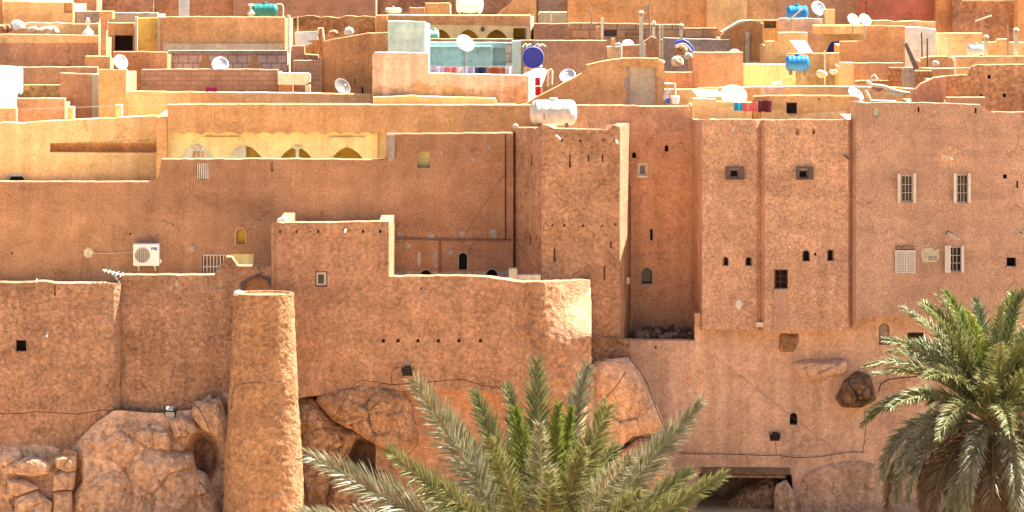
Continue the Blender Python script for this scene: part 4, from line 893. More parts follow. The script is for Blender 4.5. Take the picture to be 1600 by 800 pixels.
# back rows
G('yellow orange house at the far upper left', 127, 4, [(5, 2), (60, 3), (114, 4)], 'pale_orange', [('niche', 100, 5, 112, 20, {'mat': 'orange', 'set': .1})])
G('orange house cut by the upper left corner', 128, 5, [(-320, -30), (4.5, -30)], 'orange')
G('low pale house with rubble heaped on its roof at the upper left', 122.2, 3.5, [(-320, 40), (20, 40), (40, 36), (154, 36)], 'pale_orange', amp=2)
G('dark brown house front behind the white urn', 134, 5, flat(114.5, 151, -30), 'brown')
G('low grey shed front left of the tall pillar', 127.5, 3, flat(116, 155, 18), 'grey_patch')
G('brown brick house at the top left behind the square opening', 136, 5, flat(151.5, 240, -30), 'brown_rough')
G('pale strip of house front below the brown brick house', 128, 3, flat(172, 246, 20), 'beige')
G('red brown house at the top, left of the green tank', 136.4, 5, flat(240.5, 363, -30), 'red_brown')
part_px(bpy.data.objects[[o for o in bpy.data.objects if o.get('label', '').startswith('red brown house at the top')][0].name], 'painted_panel', Plane(136.4), rect(279, -20, 296, 26), 'whitewash', .1, -.08)
G('long brown block-built house at the top centre left', 136, 5, flat(363.5, 587, -30), 'brown_brick')
G('rubble-roofed orange house below the long block-built house', 125, 4, [(453, 28), (480, 25), (520, 27), (559, 24), (587, 27)], 'speckled_orange', amp=2.5)
G('tiny orange block left of the yellow arcade', 121.8, 3, flat(587.5, 604.5, 24), 'orange')
G('brown stone house at the top centre', 138, 5, flat(587.5, 842, -30), 'brown_rough')
G('square orange rooftop room at the top centre', 127, 3, [(664, 5), (703, 5)], 'orange'); G('small brown rooftop hut left of the square rooftop room', 126.6, 3, flat(640, 663, 12), 'brown')
G('orange house with a sweeping curved gable beside the white cylinder', 131, 4, [(776, 24), (790, 12), (800, 2), (806, -14), (838, -16)], 'orange')
G('grey brown house at the top, right of the curved gable', 136, 5, flat(842.5, 887, -30), 'grey_patch')
G('low grey rendered rooftop room behind the pinkish brown house', 127, 3, flat(842, 886, 19), 'beige')
G('large plain orange house at the top, behind the chimneys', 134, 5, flat(887.5, 1105, -30), 'orange')
G('light orange house at the top, behind the gabled house', 133, 5, flat(1105.5, 1168, -30), 'pale_orange')
G('wide tan house at the top, behind the upper blue tank', 135, 5, flat(1168.5, 1350, -30), 'tan')
R_rb = G('red hollow brick house at the top right with toothed corners', 131, 5, flat(1356, 1461, -30), 'red_brick')
for i in range(6):
    for x in (1351, 1461): part_px(R_rb, 'corner_brick', Plane(131.3), rect(x, -6+i*9, x+5, -1.5+i*9), 'red_brick', .3, 0)
G('pale ledge house front under the red brick house', 124.5, 3.5, [(1356, 31), (1400, 33), (1462, 34)], 'pale_orange', amp=1.2)
G('narrow orange brown house right of the red brick house', 130.4, 5, flat(1462.5, 1488, -30), 'orange_brown')
R_td = G('dark brown house at the top right with a pale roof beam', 130, 5, flat(1488.5, 1589, -30), 'brown_rough')
part_px(R_td, 'beam', Plane(130), rect(1503, -2, 1588, 2), 'cream', .2, -.2)
G('orange house in the upper right corner', 129, 5, flat(1589.5, 1900, -30), 'orange')
rt = empty('pillar', P(158, 88, 116), 'tall brown pillar with one sunlit white edge at the upper left', 'pillar')
part_px(rt, 'pillar_shaft', Plane(116), rect(157, 30, 166, 110), 'brown', .5, 0); part_px(rt, 'capital', Plane(115.9), rect(155, 18, 176, 30), 'orange', .6, 0)

# ------------------------------------------------------------------ rooftop objects
def dish(label, px, py, D, dpx, yaw=20, tilt=40, mat='white_metal', mount='post', plen=.7):
    r = dpx*pxm(D)/2; c = P(px, py, D); z0 = c.z-plen
    root = empty('satellite_dish', (c.x, c.y+.15, z0), label, 'satellite dish', 'satellite dishes on the roofs')
    n_ = Vector((math.sin(math.radians(yaw)), -math.cos(math.radians(yaw)), 0))*math.cos(math.radians(tilt))+Vector((0, 0, math.sin(math.radians(tilt))))
    R_ = n_.to_track_quat('Z', 'Y').to_matrix().to_4x4(); T_ = Matrix.Translation(c) @ R_
    prof = [(r*k/6, .38*r*(k/6)**2-.13*r) for k in range(1, 7)]; back = [(a+.012, b_-.018) for a, b_ in reversed(prof)]
    m_ = MB(); m_.lathe([(.004, -.13*r)]+prof+[(r+.014, .25*r)]+back+[(.004, -.13*r-.02)], 28, T_ @ Matrix.Scale(1.12, 4, (0, 1, 0))); m_.build('reflector', mat, root, smooth=True)
    m_ = MB(); a = T_ @ Vector((0, -r*1.05, .2*r)); b_ = T_ @ Vector((0, -r*.15, r*.95)); m_.tube([a, b_], .012, 5); m_.build('feed_arm', 'steel', root)
    m_ = MB(); m_.tube([b_, b_+(c-b_).normalized()*.09], .035, 8); m_.build('receiver', 'aged_white', root)
    m_ = MB(); k = T_ @ Vector((0, 0, -.14*r)); m_.tube([k, Vector((c.x, c.y+.15, c.z-.1)), Vector((c.x, c.y+.15, z0))], .022, 6); m_.build('mount', 'steel', root)
    return root
dish('white satellite dish on the narrow orange block at the left', 188, 98, 109.3, 22, 30, 30)
dish('grey white dish in front of the concrete block wall', 344, 102, 113.3, 25, 10, 40, 'silver')
dish('dark and white dish at the edge of the orange brown house', 534, 137, 112.6, 26, 35, 35, 'grey_frame')
dish('large white dish leaning over the turquoise courtyard', 726, 69, 112, 27, 25, 38, plen=1.0)
dish('perforated grey dish behind the curved gable', 887, 120, 109.5, 24, -10, 45, 'silver', plen=.5)
dish('grey dish beside the upper blue tank', 1278, 14, 120.5, 22, 20, 35, 'silver')
dish('left one of the two white dishes below the wide tan house', 1333, 32, 116.9, 19, 25, 38)
dish('right one of the two white dishes below the wide tan house', 1351, 32, 117.1, 19, 25, 38)
dish('largest white dish, behind the pink drying cloth', 1146, 152, 107, 40, 5, 50)
dish('white dish half hidden at the corner of the low orange house', 1336, 149, 108.6, 24, 35, 45)
dish('small white dish behind the sloping red brown roof', 981, 70, 115.8, 17, 0, 50)
dish('small white dish standing on the brown box house', 1148, 84, 112.4, 16, 0, 55, plen=.4)
def tank(label, x0, x1, y0, y1, D, mat, ribs=5, legs=True, upright=False, cat='water tank'):
    c = P((x0+x1)/2, (y0+y1)/2, D); L = (x1-x0)*pxm(D); r = (y1-y0)*pxm(D)/2; zb = c.z-r
    root = empty('water_tank', (c.x, c.y+r, zb-.1), label, cat)
    c = Vector((c.x, c.y+r, c.z))
    if upright: T_ = Matrix.Translation(c); L, r = (y1-y0)*pxm(D), (x1-x0)*pxm(D)/2
    else: T_ = Matrix.Translation(c) @ Matrix.Rotation(math.pi/2, 4, 'Y')
    prof = [(.01, -L/2)]; 
    for k in range(1, 6): a = k/5*math.pi/2; prof.append((r*.96*math.sin(a)**.8, -L/2+(1-math.cos(a))*.12*L))
    n_ = max(2, ribs)*8
    for k in range(n_+1):
        z = -L*.38+L*.76*k/n_; prof.append((r*(.95+(.05 if (k//2) % 4 == 0 and ribs else .02)), z))
    for k in range(5, 0, -1): a = k/5*math.pi/2; prof.append((r*.96*math.sin(a)**.8, L/2-(1-math.cos(a))*.12*L))
    prof.append((.01, L/2))
    m_ = MB(); m_.lathe(prof, 32, T_); m_.build('shell', mat, root, smooth=True)
    if not upright:
        m_ = MB(); m_.lathe([(.001, 0), (r*.32, 0), (r*.32, .05), (r*.28, .07), (.001, .07)], 18, Matrix.Translation((c.x, c.y, c.z+r*.97))); m_.build('lid', mat, root)
    if legs:
        for dx in (-.28, .28): m_ = MB(); m_.box((c.x+dx*L-.05, c.y-r*.6, zb-.12), (c.x+dx*L+.05, c.y+r*.6, zb+r*.25)); m_.build('support', 'grey_frame', root)
    return root, c, L, r
wt, c, L, r = tank('large white water tank lying on the roof behind the square tower', 828, 902, 157, 198, 99.75, 'aged_tank', 0)
m_ = MB(); rr = random.Random(5)
x = -L*.25
while x < L*.28:                                # faded hand-painted marks, not legible in the photograph
    a = math.radians(rr.uniform(14, 22)); pts = []
    for k in range(4): aa = a+rr.uniform(-.10, .10); pts.append((c.x+x+rr.uniform(-.03, .05), c.y-math.cos(aa)*(r*.975+.012), c.z+math.sin(aa)*r*.975))
    m_.tube(pts, .008, 4); x += .085
m_.build('painted_marks', 'grey_frame', wt)
m_ = MB(); m_.tube([(c.x-L*.2, c.y-r*.985-.01, c.z+.02), (c.x-L*.2, c.y-r*.93-.01, c.z-.2)], .014, 5); m_.build('level_gauge', 'grey_frame', wt)
gt, c, L, r = tank('ribbed green water tank on the large orange house', 392, 434, 6, 27, 121.2, 'tank_green', 4)
m_ = MB(); m_.tube([(c.x+L*.45, c.y, c.z+r*.9), (c.x+L*.62, c.y, c.z+r*.9), (c.x+L*.68, c.y, c.z+r*.5), (c.x+L*.68, c.y, c.z-r*1.1)], .035, 6); m_.build('overflow_pipe', 'cream', gt)
tank('big white cylinder tank at the top centre', 712, 755, -6, 22, 124, 'white_plastic', 2); tank('small white pipe-like tank left of the yellow arcade', 601, 627, 12, 21, 122.6, 'aged_tank', 0)
tank('upper sky blue tank behind the slanting white pole', 1229, 1264, 9, 32, 121, 'tank_blue', 2)
tank('lower sky blue ribbed tank above the pale yellow house', 1228, 1266, 87, 112, 112.0, 'tank_blue', 4)
tank('silver box-ended tank on the terrace at the far right', 1512, 1540, 70, 88, 115.4, 'silver', 0)
tank('mint green drum behind the turquoise wall', 670, 686, 47, 66, 118.6, 'mint', 3, legs=False)
# navy drum lying end-on
c = P(833, 90, 112); root = empty('water_drum', (c.x, c.y+.4, c.z-.45), 'navy blue round drum lying end-on beside the turquoise pillar', 'drum')
T_ = Matrix.Translation((c.x, c.y, c.z)) @ Matrix.Rotation(-math.pi/2, 4, 'X'); r = 16.5*pxm(112)
m_ = MB(); m_.lathe([(.001, 0), (r*.88, .0), (r*.93, -.03), (r, -.02), (r, .06), (r*.96, .1), (r*.97, .9), (r, .95), (.001, .96)], 36, T_); m_.build('shell', 'tank_navy', root, smooth=False)
m_ = MB(); m_.lathe([(r*1.001, -.02), (r*1.05, -.01), (r*1.05, .03), (r*1.001, .04)], 36, T_, caps=False); m_.build('rim', 'lilac_cloth', root)
m_ = MB(); m_.box((c.x-r*.9, c.y+.1, c.z-r-.9), (c.x+r*.9, c.y+.9, c.z-r+.05)); m_.build('support', 'concrete_block', root)
for i in range(5):
    m_ = MB(); m_.tube([(c.x-r+.14*i, c.y+.2, c.z+r*.95), (c.x-r+.14*i+.1, c.y+.25, c.z+r*1.25), (c.x-r+.14*i+.25, c.y+.3, c.z+r*1.0)], .03, 5); m_.build('twine', ['beige', 'cream', 'brown_wood'][i % 3], root)
def chimney(label, x, y0, y1, D, wpx, mat='cream', cap=True):
    c = P(x, y1, D); h = (y1-y0)*pxm(D)+.6; hw = wpx*pxm(D)/2
    root = empty('chimney', (c.x, c.y+hw, c.z-.6), label, 'chimney', 'chimneys and pillars on the roofs')
    m_ = MB(); m_.box((c.x-hw*.75, c.y, c.z-.6), (c.x+hw*.75, c.y+1.5*hw, c.z-.6+h-(.18 if cap else 0))); m_.build('stack', mat, root)
    if cap:
        zt = c.z-.6+h
        for sx in (-1, 1): m_ = MB(); m_.box((c.x+sx*hw*.6-hw*.15, c.y+.1*hw, zt-.18), (c.x+sx*hw*.6+hw*.15, c.y+1.4*hw, zt-.06)); m_.build('cap_post', mat, root)
        m_ = MB(); m_.lathe([(.001, 0), (hw*1.15, 0), (hw*1.1, .04), (hw*.5, .09), (.001, .1)], 14, Matrix.Translation((c.x, c.y+.75*hw, zt-.062))); m_.build('cap', mat, root)
for a in [('tallest capped chimney above the sloping red brown roof', 1002, 18, 70, 113.9, 8), ('short round-topped chimney right of the tallest one', 1021.5, 34, 62, 117, 6), ('left one of two slim pipes beside the pebble-faced wall', 1031, 39, 75, 114.6, 3.4, 'cream', False),
          ('right one of two slim pipes beside the pebble-faced wall', 1035.5, 38, 75, 114.4, 3.4, 'beige', False), ('square capped chimney in front of the blue hose', 1064.5, 38, 62, 117.8, 7), ('slim white pillar near the blocked windows', 941, 28, 64, 116.9, 6, 'cream', False),
          ('low orange chimney left of the slim white pillar', 934, 41, 66, 117, 8, 'orange', False), ('thin white post on the pinkish brown house', 861, 17, 40, 120, 3, 'cream', False), ('white capped chimney next to the silver tank', 1541, 56, 90, 114.9, 8), ('tallest white chimney at the right edge', 1588, 45, 90, 114.9, 9),
          ('round orange chimney drum right of the grey dish', 1297, 15, 42, 120.2, 20, 'pale_orange', False), ('thin white post beside the tiny white block', 958, 60, 80, 114.3, 8, 'pale_orange', False), ('white post before the orange gable', 1007, 68, 95, 113.5, 5, 'cream', False),
          ('thin white pole above the rubble-roofed house', 465, 25, 60, 121, 2.5, 'cream', False), ('short pale post on the terrace wall above the lower blue tank', 1289, 78, 112, 111.9, 2.6, 'cream', False), ('small white post at the duct housing', 1478, 60, 88, 118, 5, 'cream', False)]:
    chimney(*a)
def panel(label, name, cat, D, poly, mat, depth=.05, frame=None, slope=0):
    c = P(poly[0][0], poly[0][1], D); root = empty(name, tuple(c), label, cat)
    ys_ = [a[1] for a in poly]; yb = max(ys_); m_ = MB()
    pts = [P(a[0], a[1], D+slope*(yb-a[1])) for a in poly]; m_.prism(pts, (), Vector((0, depth, -depth*.6 if slope else 0))); m_.build('sheet', mat, root)
    return root
panel('white tilted sheet leaning behind the lower blue tank', 'roof_panel', 'panel', 113.9, [(1250, 82), (1234, 63), (1258, 63), (1270, 82)], 'white_plastic', .06, slope=.035)
panel('dark slatted panel leaning beside the whitewashed house', 'solar_panel', 'solar panel', 110.5, [(1428, 108), (1413, 70), (1417, 66), (1436, 107)], 'panel_dark', .08)
sp = panel('pale slanted solar water heater panel left of the largest dish', 'solar_panel', 'solar panel', 106.6, [(1090, 150), (1080, 139), (1121, 140), (1128, 150)], 'white_plastic', .06, slope=.03)
panel('navy tarpaulin hanging in the shaded recess', 'tarpaulin', 'tarpaulin', 118.3, [(1291, 82), (1296, 70), (1300, 65), (1311, 64), (1312, 82)], 'navy_blue_cloth', .05)
panel('square white board on the rubble-roofed house', 'roof_panel', 'panel', 120.9, [(461, 72), (460, 50), (496, 49), (497, 62), (478, 64), (488, 68), (474, 73)], 'whitewash', .1)
panel('small white box lid on the long low parapet', 'roof_panel', 'panel', 109.2, [(1206, 133), (1208, 129), (1222, 128), (1225, 133)], 'white_plastic', .4)
m_ = None
bx_ = G('small banded rooftop block under the white box lid', 109.0, .6, flat(1190, 1223, 136), 'pink', back=False, cat='block', name='rooftop_block')
# poles, aerials, hose
def wire(label, name, cat, D, pts, r, mat, dd=None):
    m_ = MB(); pp = [P(a[0], a[1], D+(a[2] if len(a) > 2 else 0)) for a in pts]; m_.tube(pp, r, 6); o = m_.build(name, mat)
    b_ = pp[-1]; o.data.transform(Matrix.Translation(-b_)); o.location = b_; return tag(o, label, cat)
wire('slanting white pole crossing the upper blue tank', 'pole', 'pole', 119.7, [(1254, 13), (1231, 34)], .03, 'cream')
wire('blue hose curled over the roof debris', 'hose', 'hose', 114.2, [(1054, 69), (1060, 65), (1068, 63), (1075, 67), (1081, 74), (1084, 81)], .05, 'hose_blue')
wire('second blue hose loop lying under the first', 'hose', 'hose', 114.0, [(1055, 72), (1062, 69), (1070, 69), (1076, 74), (1080, 80)], .035, 'lilac_cloth')
wire('white curved pipe beside the tiny whitewashed block', 'pipe', 'pipe', 114.2, [(962, 70), (967, 68), (970, 72), (970, 95)], .05, 'cream')
wire('white bent pipe at the corner of the low orange house', 'pipe', 'pipe', 108, [(1352, 141), (1357, 150), (1361, 158), (1400, 159)], .05, 'cream')
wire('white looped pipe lying on the roof behind the speckled house', 'pipe', 'pipe', 107, [(1355, 127), (1362, 133), (1380, 135), (1400, 142), (1420, 146), (1408, 148), (1385, 145)], .06, 'cream')
wire('pale arched pipe above the looped pipe', 'pipe', 'pipe', 108, [(1357, 133), (1362, 120), (1366, 117), (1371, 124)], .04, 'cream')
wire('long straight pale pipe along the terrace at the right', 'pipe', 'pipe', 112.9, [(1430, 106), (1460, 107.5), (1520, 106.5)], .03, 'cream')
wire('white bent vent pipe in front of the long pale terrace', 'pipe', 'pipe', 113.4, [(1486, 88), (1491, 94), (1491, 116)], .04, 'cream')
wire('thin white frame post near the white bottle-shaped bin', 'pipe', 'pipe', 106.8, [(1038, 131), (1054, 131), (1055, 163)], .05, 'cream')
wire('white tilted pipe beside the thin frame post', 'pipe', 'pipe', 106.7, [(1045, 139), (1040, 150), (1040, 156)], .08, 'white_plastic')
wire('pale pipe arch right of the red garments', 'pipe', 'pipe', 107.9, [(856, 135), (857, 110), (861, 108), (863, 112), (862, 132)], .035, 'cream')
wire('pale inverted-U pipe on the sloping-top house', 'pipe', 'pipe', 114.2, [(494, 60), (498, 44), (504, 44), (506, 62)], .04, 'cream')
wire('thin dark aerial pole beside the whitewashed house', 'antenna', 'antenna', 118, [(1440, 51), (1441, 90)], .03, 'arch_grey')
wire('second dark aerial pole nearer the leaning dark panel', 'antenna', 'antenna', 113, [(1449, 60), (1449, 104)], .03, 'arch_grey')
wire('thin dark aerial pole rising above the tallest chimney', 'antenna', 'antenna', 121, [(1008, 7), (1014, 6), (1015, 40), (1016, 58)], .03, 'steel')
wire('small hooked aerial above the blocked windows', 'antenna', 'antenna', 121, [(919, 16), (923, 14), (924, 20), (924, 42)], .025, 'steel')
wire('thin aerial pole at the right of the silver tank', 'antenna', 'antenna', 115, [(1574, 40), (1575, 88)], .025, 'steel')
def aerial(label, x0, y0, x1, y1, D, mast, mat='aged_white'):
    a = P(x0, y0, D); b_ = P(x1, y1, D-.4); root = empty('antenna', tuple(P(*mast, D)), label, 'antenna')
    m_ = MB(); m_.tube([a, b_], .03, 5); m_.build('boom', mat, root)
    m_ = MB()
    for k in range(5): q = a.lerp(b_, (k+.5)/5); u = Vector((0, .5, .03))*(.5+.07*k); m_.tube([q-u, q+u], .010, 4)
    m_.build('elements', mat, root)
    m_ = MB(); m_.tube([a.lerp(b_, .4), P(*mast, D)], .025, 5); m_.build('mast', 'steel', root)
aerial('television aerial with a pale boom before the dark brown house', 1524, 33, 1549, 24, 126, (1532, 60)); aerial('fallen white aerial lying across the left terrace walls', 161, 422, 193, 430, 96.2, (187, 442), 'cream')
m_ = MB(); q = P(1055, 157, 105.4); root = empty('bin', (q.x, q.y, q.z-.15), 'small white and blue bin on the wall top, right of the orange gable house', 'bin')
m_.lathe([(.001, 0), (.12, 0), (.15, .25), (.001, .25)], 14, Matrix.Translation((q.x, q.y, q.z-.1))); m_.build('bucket', 'white_plastic', root)
m_ = MB(); m_.lathe([(.001, 0), (.07, 0), (.07, .16), (.001, .17)], 12, Matrix.Translation((q.x-.24, q.y-.05, q.z-.08))); m_.build('bottle', 'logo_blue', root)
# urn at the upper left
q = P(137, 55, 120); root = empty('urn', tuple(q), 'white domed urn with a finial on the roof at the upper left', 'urn')
m_ = MB(); m_.lathe([(.001, -.35), (.14, -.35), (.22, -.2), (.24, .0), (.22, .12), (.12, .22), (.05, .28), (.05, .45), (.1, .5), (.07, .58), (.03, .66), (.001, .67)], 18, Matrix.Translation(q)); m_.build('vessel', 'aged_white', root, smooth=True)
m_ = MB(); m_.lathe([(.001, -.9), (.18, -.9), (.26, -.36), (.001, -.36)], 16, Matrix.Translation(q)); m_.build('base', 'pink', root)
# white lamp-like vent near green tank
q = P(392, 27, 120.9); root = empty('roof_vent', tuple(q), 'white hooded roof vent in front of the green tank', 'vent')
m_ = MB(); m_.lathe([(.001, -.1), (.1, -.1), (.09, .1), (.16, .14), (.04, .3), (.04, .42), (.13, .45), (.1, .5), (.001, .52)], 16, Matrix.Translation(q)); m_.build('hood', 'cream', root)
# roof debris stones
for i, (x, y, D, r, mt, lb) in enumerate([(28, 40, 121.9, 12, 'whitewash', 'white stone on the rubble at the upper left'), (10, 44, 121.8, 10, 'rock_brown', 'brown stone heap at the far upper left'), (75, 50, 121.7, 16, 'beige', 'low pale rubble heap left of the white urn'), (50, 47, 121.7, 9, 'pink', 'pink rubble heap beside the white stone'),
     (1063, 78, 113.2, 12, 'rock_brown', 'brown debris heap under the blue hose'), (1058, 96, 112.4, 12, 'beige', 'pale debris heap below the blue hose'), (1076, 88, 113.0, 8, 'cream', 'white stone beside the debris heap'), (1033, 97, 107.4, 6, 'cream', 'white crumbling stone at the corner of the orange gable house'),
     (1372, 137, 107.6, 9, 'grey_stone', 'dark basket-like stone among the white pipes'), (442, 345, 96.2, 9, 'aged_white', 'pale stone lying on the roof edge of the terrace house'), (805, 197, 101.9, 5, 'cream', 'white stone on the left corner of the square tower'), (545, 49, 122.5, 9, 'whitewash', 'white stone heap on the rubble roof'),
     (1462, 99, 112.7, 6, 'white_metal', 'small white sack below the leaning dark panel'), (1284, 115, 111.6, 9, 'beige', 'pale clutter heap right of the lower blue tank'), (1302, 112, 111.5, 6, 'cream', 'white can in the clutter right of the lower blue tank'), (520, 52, 122.6, 8, 'red_brown', 'red brown debris on the rubble roof')]):
    poly = [(x+r*math.cos(a*.5236)*(1+.14*math.sin(i+a*1.047)), y+r*.7*math.sin(a*.5236)*(1+.14*math.cos(i+a*1.57))) for a in range(12)]
    boulder(lb, poly, D, r*pxm(D)*.8, mt, None, seed=i+50, name='stone', cat='stone')
# cloths
def cloth(label, x0, x1, y0, y1, D, mat, name='cloth', cat='cloth', wav=.05, skew=0, seed=0):
    nx, ny = 16, 8; m_ = MB()
    for s_ in (0, 1):
        for j in range(ny+1):
            for i in range(nx+1):
                u = i/nx; v = j/ny; p = P(x0+(x1-x0)*u, y0+(y1-y0)*v*(1+.10*noise.noise(Vector((u*4, seed, 0))))+skew*u, D)
                p.y += wav*math.sin(u*9+seed)*(.3+v)+.012*s_; m_.v.append(tuple(p))
    w_ = nx+1; o_ = w_*(ny+1)
    for j in range(ny):
        for i in range(nx): a = j*w_+i; m_.f.append((a, a+1, a+w_+1, a+w_)); m_.f.append((o_+a, o_+a+w_, o_+a+w_+1, o_+a+1))
    edge = [i for i in range(nx)]+[]
    for i in range(nx): m_.f.append((i, o_+i, o_+i+1, i+1)); b_ = ny*w_+i; m_.f.append((b_, b_+1, o_+b_+1, o_+b_))
    for j in range(ny): a = j*w_; m_.f.append((a, a+w_, o_+a+w_, o_+a)); a += nx; m_.f.append((a, o_+a, o_+a+w_, a+w_))
    o = m_.build(name, mat, smooth=True); b_ = P((x0+x1)/2, y1, D); o.data.transform(Matrix.Translation(-b_)); o.location = b_; return tag(o, label, cat)
cloth('bright blue cloth at the left of the drying row', 1147, 1160, 160, 173, 104.3, 'cyan_cloth'); cloth('pink red speckled cloth in the middle of the drying row', 1160.5, 1184, 160, 174, 104.35, 'rose_cloth', seed=2)
cloth('dark maroon cloth at the right of the drying row', 1184.5, 1206, 157, 175, 104.3, 'maroon_cloth', seed=4)
cloth('magenta mat hanging on the low pale parapet', 321, 339, 136, 143.5, 108.7, 'magenta_cloth', wav=.01)
cloth('upper red garment on the sunlit sloping wall', 836, 844, 121, 134, 107.7, 'red_cloth', seed=1, wav=.03); cloth('lower red garment just under the upper one', 836, 845, 135, 149, 107.6, 'red_cloth', seed=3, wav=.03)
for i, (x0, x1, mt, lb) in enumerate([(672, 694, 'lilac_cloth', 'pale lilac garment at the left end of the laundry line'), (695, 713, 'rose_cloth', 'pink patterned garment, second on the laundry line'), (714, 724, 'white_cloth', 'narrow white garment, third on the laundry line'), (725, 741, 'lilac_cloth', 'crumpled lilac garment left of the dark one on the laundry line'),
     (742, 761, 'navy_cloth', 'dark navy garment in the middle of the laundry line'), (762, 789, 'brick_cloth', 'brick red rug on the laundry line'), (790, 801, 'white_cloth', 'grey white cloth at the right end of the laundry line')]):
    o = cloth(lb, x0, x1, 104.5+.5*(i % 3), 119, 110.5+.05*i, mt, 'garment', 'garment', .06, seed=i); o['group'] = 'laundry on the line above the pink wall'
wire('thin line holding the laundry above the pink wall', 'clothesline', 'clothesline', 110.6, [(671, 103), (740, 105), (803, 103)], .012, 'steel')

# ------------------------------------------------------------------ lamps, cables, spouts on the front walls
def flood(label, px, py, D, s_=1, pale=False):
    q = P(px, py, D); root = empty('floodlight', (q.x, q.y, q.z), label, 'floodlight', 'floodlights on the lower walls')
    T_ = Matrix.Translation((q.x, q.y-.22, q.z-.02)) @ Matrix.Rotation(math.radians(35), 4, 'X') @ Matrix.Scale(s_, 4)
    m_ = MB(); m_.box((-.17, -.06, -.13), (.17, .07, .13), T_); b_ = m_.build('housing', 'black_iron', root)
    m_ = MB(); m_.box((-.14, -.073, -.10), (.14, -.062, .10), T_); m_.build('glass', 'lens' if pale else 'dark_pane', root)
    for k in range(2): m_ = MB(); sx = (-1, 1)[k]; m_.box((sx*.19-.012, -.03, -.03), (sx*.19+.012, .25, .03), T_); m_.build('bracket', 'black_iron', root)
    m_ = MB(); m_.box((-.11, -.04, .132), (.11, .10, .19), T_); m_.build('ballast_box', 'lens' if pale else 'black_iron', root)
flood('black floodlight with a shiny top at the left, above the boulders', 267, 642, 95.6, .95, True); flood('black floodlight on the curved terrace house, above the middle palm', 637, 578, 95.4, .9); flood('small black floodlight on the lower wall at the right', 1210, 680, 99.65, .85)
wire('black cable running along the left terrace walls to the floodlight', 'cable', 'cable', 95.45, [(-20, 647), (35, 646), (58, 643), (120, 647), (160, 641), (190, 640.5), (230, 644), (257, 645)], .012, 'cable_black')
wire('black cable hooping from the left floodlight over the rocks', 'cable', 'cable', 95.3, [(276, 641), (284, 632), (291, 626), (302, 630), (312, 640), (320, 655), (328, 672)], .011, 'cable_black')
cx_, Dc_, r_c = 412, 94.15, 51.5*pxm(94.15)+.07
def on_tower(px, py, k=1):
    dx = (px-cx_)*pxm(Dc_); rr_ = r_c*(1+.25*(py-600)/200*.5); return Dc_-.03-.62*math.sqrt(max(.0004, rr_*rr_-dx*dx))
wire('dark cable wrapped round the middle of the round tower', 'cable', 'cable', 0, [(x, y, on_tower(x, y)) for x, y in ((361, 640), (362, 620), (366, 604), (380, 600), (400, 597.5), (420, 599), (440, 600), (452, 603), (459, 611), (464, 625))], .011, 'cable_brown')
wire('dark cable looping down the rocks right of the round tower', 'cable', 'cable', 94.9, [(618, 602), (590, 597), (565, 594), (556, 598), (545, 612), (535, 632), (524, 648), (510, 658), (492, 656)], .010, 'cable_black')
wire('black cable drooping across the curved terrace wall to the palm', 'cable', 'cable', 94.6, [(596, 599, .7), (612, 601, .7), (660, 598, .7), (700, 594, .65), (722, 593, .6), (740, 598, .5), (752, 602, .4), (790, 607, .1)], .012, 'cable_black')
wire('short black cable feeding the floodlight on the curved terrace house', 'cable', 'cable', 95.38, [(612, 601), (612, 582), (616, 577), (624, 573)], .010, 'cable_black')
wire('black cable falling over the left face of the huge smooth boulder', 'cable', 'cable', 96.6, [(926, 566, .3), (945, 561, .3), (975, 567, .5), (982, 560, .7), (977, 582), (966, 600), (950, 618), (932, 634)], .013, 'cable_black')
wire('black cable edging the right side of the huge smooth boulder', 'cable', 'cable', 97.5, [(983, 560), (1000, 580), (1012, 600), (1018, 620), (1028, 645), (1038, 668)], .013, 'cable_black')
wire('long dark cable along the lower wall above the cave', 'cable', 'cable', 99.66, [(1060, 708), (1090, 709), (1150, 710), (1200, 712), (1212, 711), (1240, 715), (1280, 714), (1310, 709), (1330, 706), (1350, 707)], .011, 'cable_black')
wire('thin taut wire slanting down the lower wall to the black opening', 'cable', 'cable', 99.68, [(1098, 545), (1160, 590), (1236, 650), (1330, 722)], .005, 'cable_brown')
wire('short dark cable dropping from the small right floodlight', 'cable', 'cable', 99.66, [(1212, 687), (1213, 711)], .008, 'cable_brown')
wire('dark cable hanging at the edge of the right palm', 'cable', 'cable', 99.5, [(1350, 640), (1353, 660), (1351, 690), (1348, 706)], .010, 'cable_black')
wire('thin red brown pipe curving behind the right palm', 'pipe', 'pipe', 99.5, [(1373, 612), (1376, 600), (1388, 593), (1410, 590), (1440, 588)], .02, 'brown_wood')
wire('dark horizontal pipe across the long brown house above the arched window', 'pipe', 'pipe', 100.93, [(608, 373), (660, 374), (720, 375), (799, 375.5)], .03, 'cable_brown')
wire('dark downpipe at the corner beside the square tower', 'pipe', 'pipe', 100.9, [(790, 209), (790, 374)], .022, 'cable_black')
wire('thin downpipe falling left of the arched window', 'pipe', 'pipe', 100.93, [(687, 376), (687, 432)], .02, 'cable_brown')
wire('thin diagonal wire above the arched window', 'cable', 'cable', 100.95, [(723, 395), (724, 372), (745, 338), (790, 268)], .006, 'cable_brown')
wire('short pipe running from a plaster patch to the air conditioner', 'pipe', 'pipe', 100.95, [(145, 395), (175, 396), (208, 393)], .010, 'beige')
wire('thin vertical pipe between the square tower and the set back wall', 'pipe', 'pipe', 101.7, [(985, 290), (985, 400), (984.5, 500)], .015, 'cable_brown')
def spout(root, px, py, D, dx=.14, mat='aged_white', r=.035, L=.4):
    q = P(px, py, D); m_ = MB(); m_.tube([q+Vector((0, .05, 0)), q+Vector((dx, -L, -.10))], [r, r*.8], 7); m_.build('spout', mat, root)
for x, y in ((1474, 242), (1481, 364), (1487, 366), (1592, 364)): spout(R_rt, x, y, 98.85, .22 if y < 300 else .16)
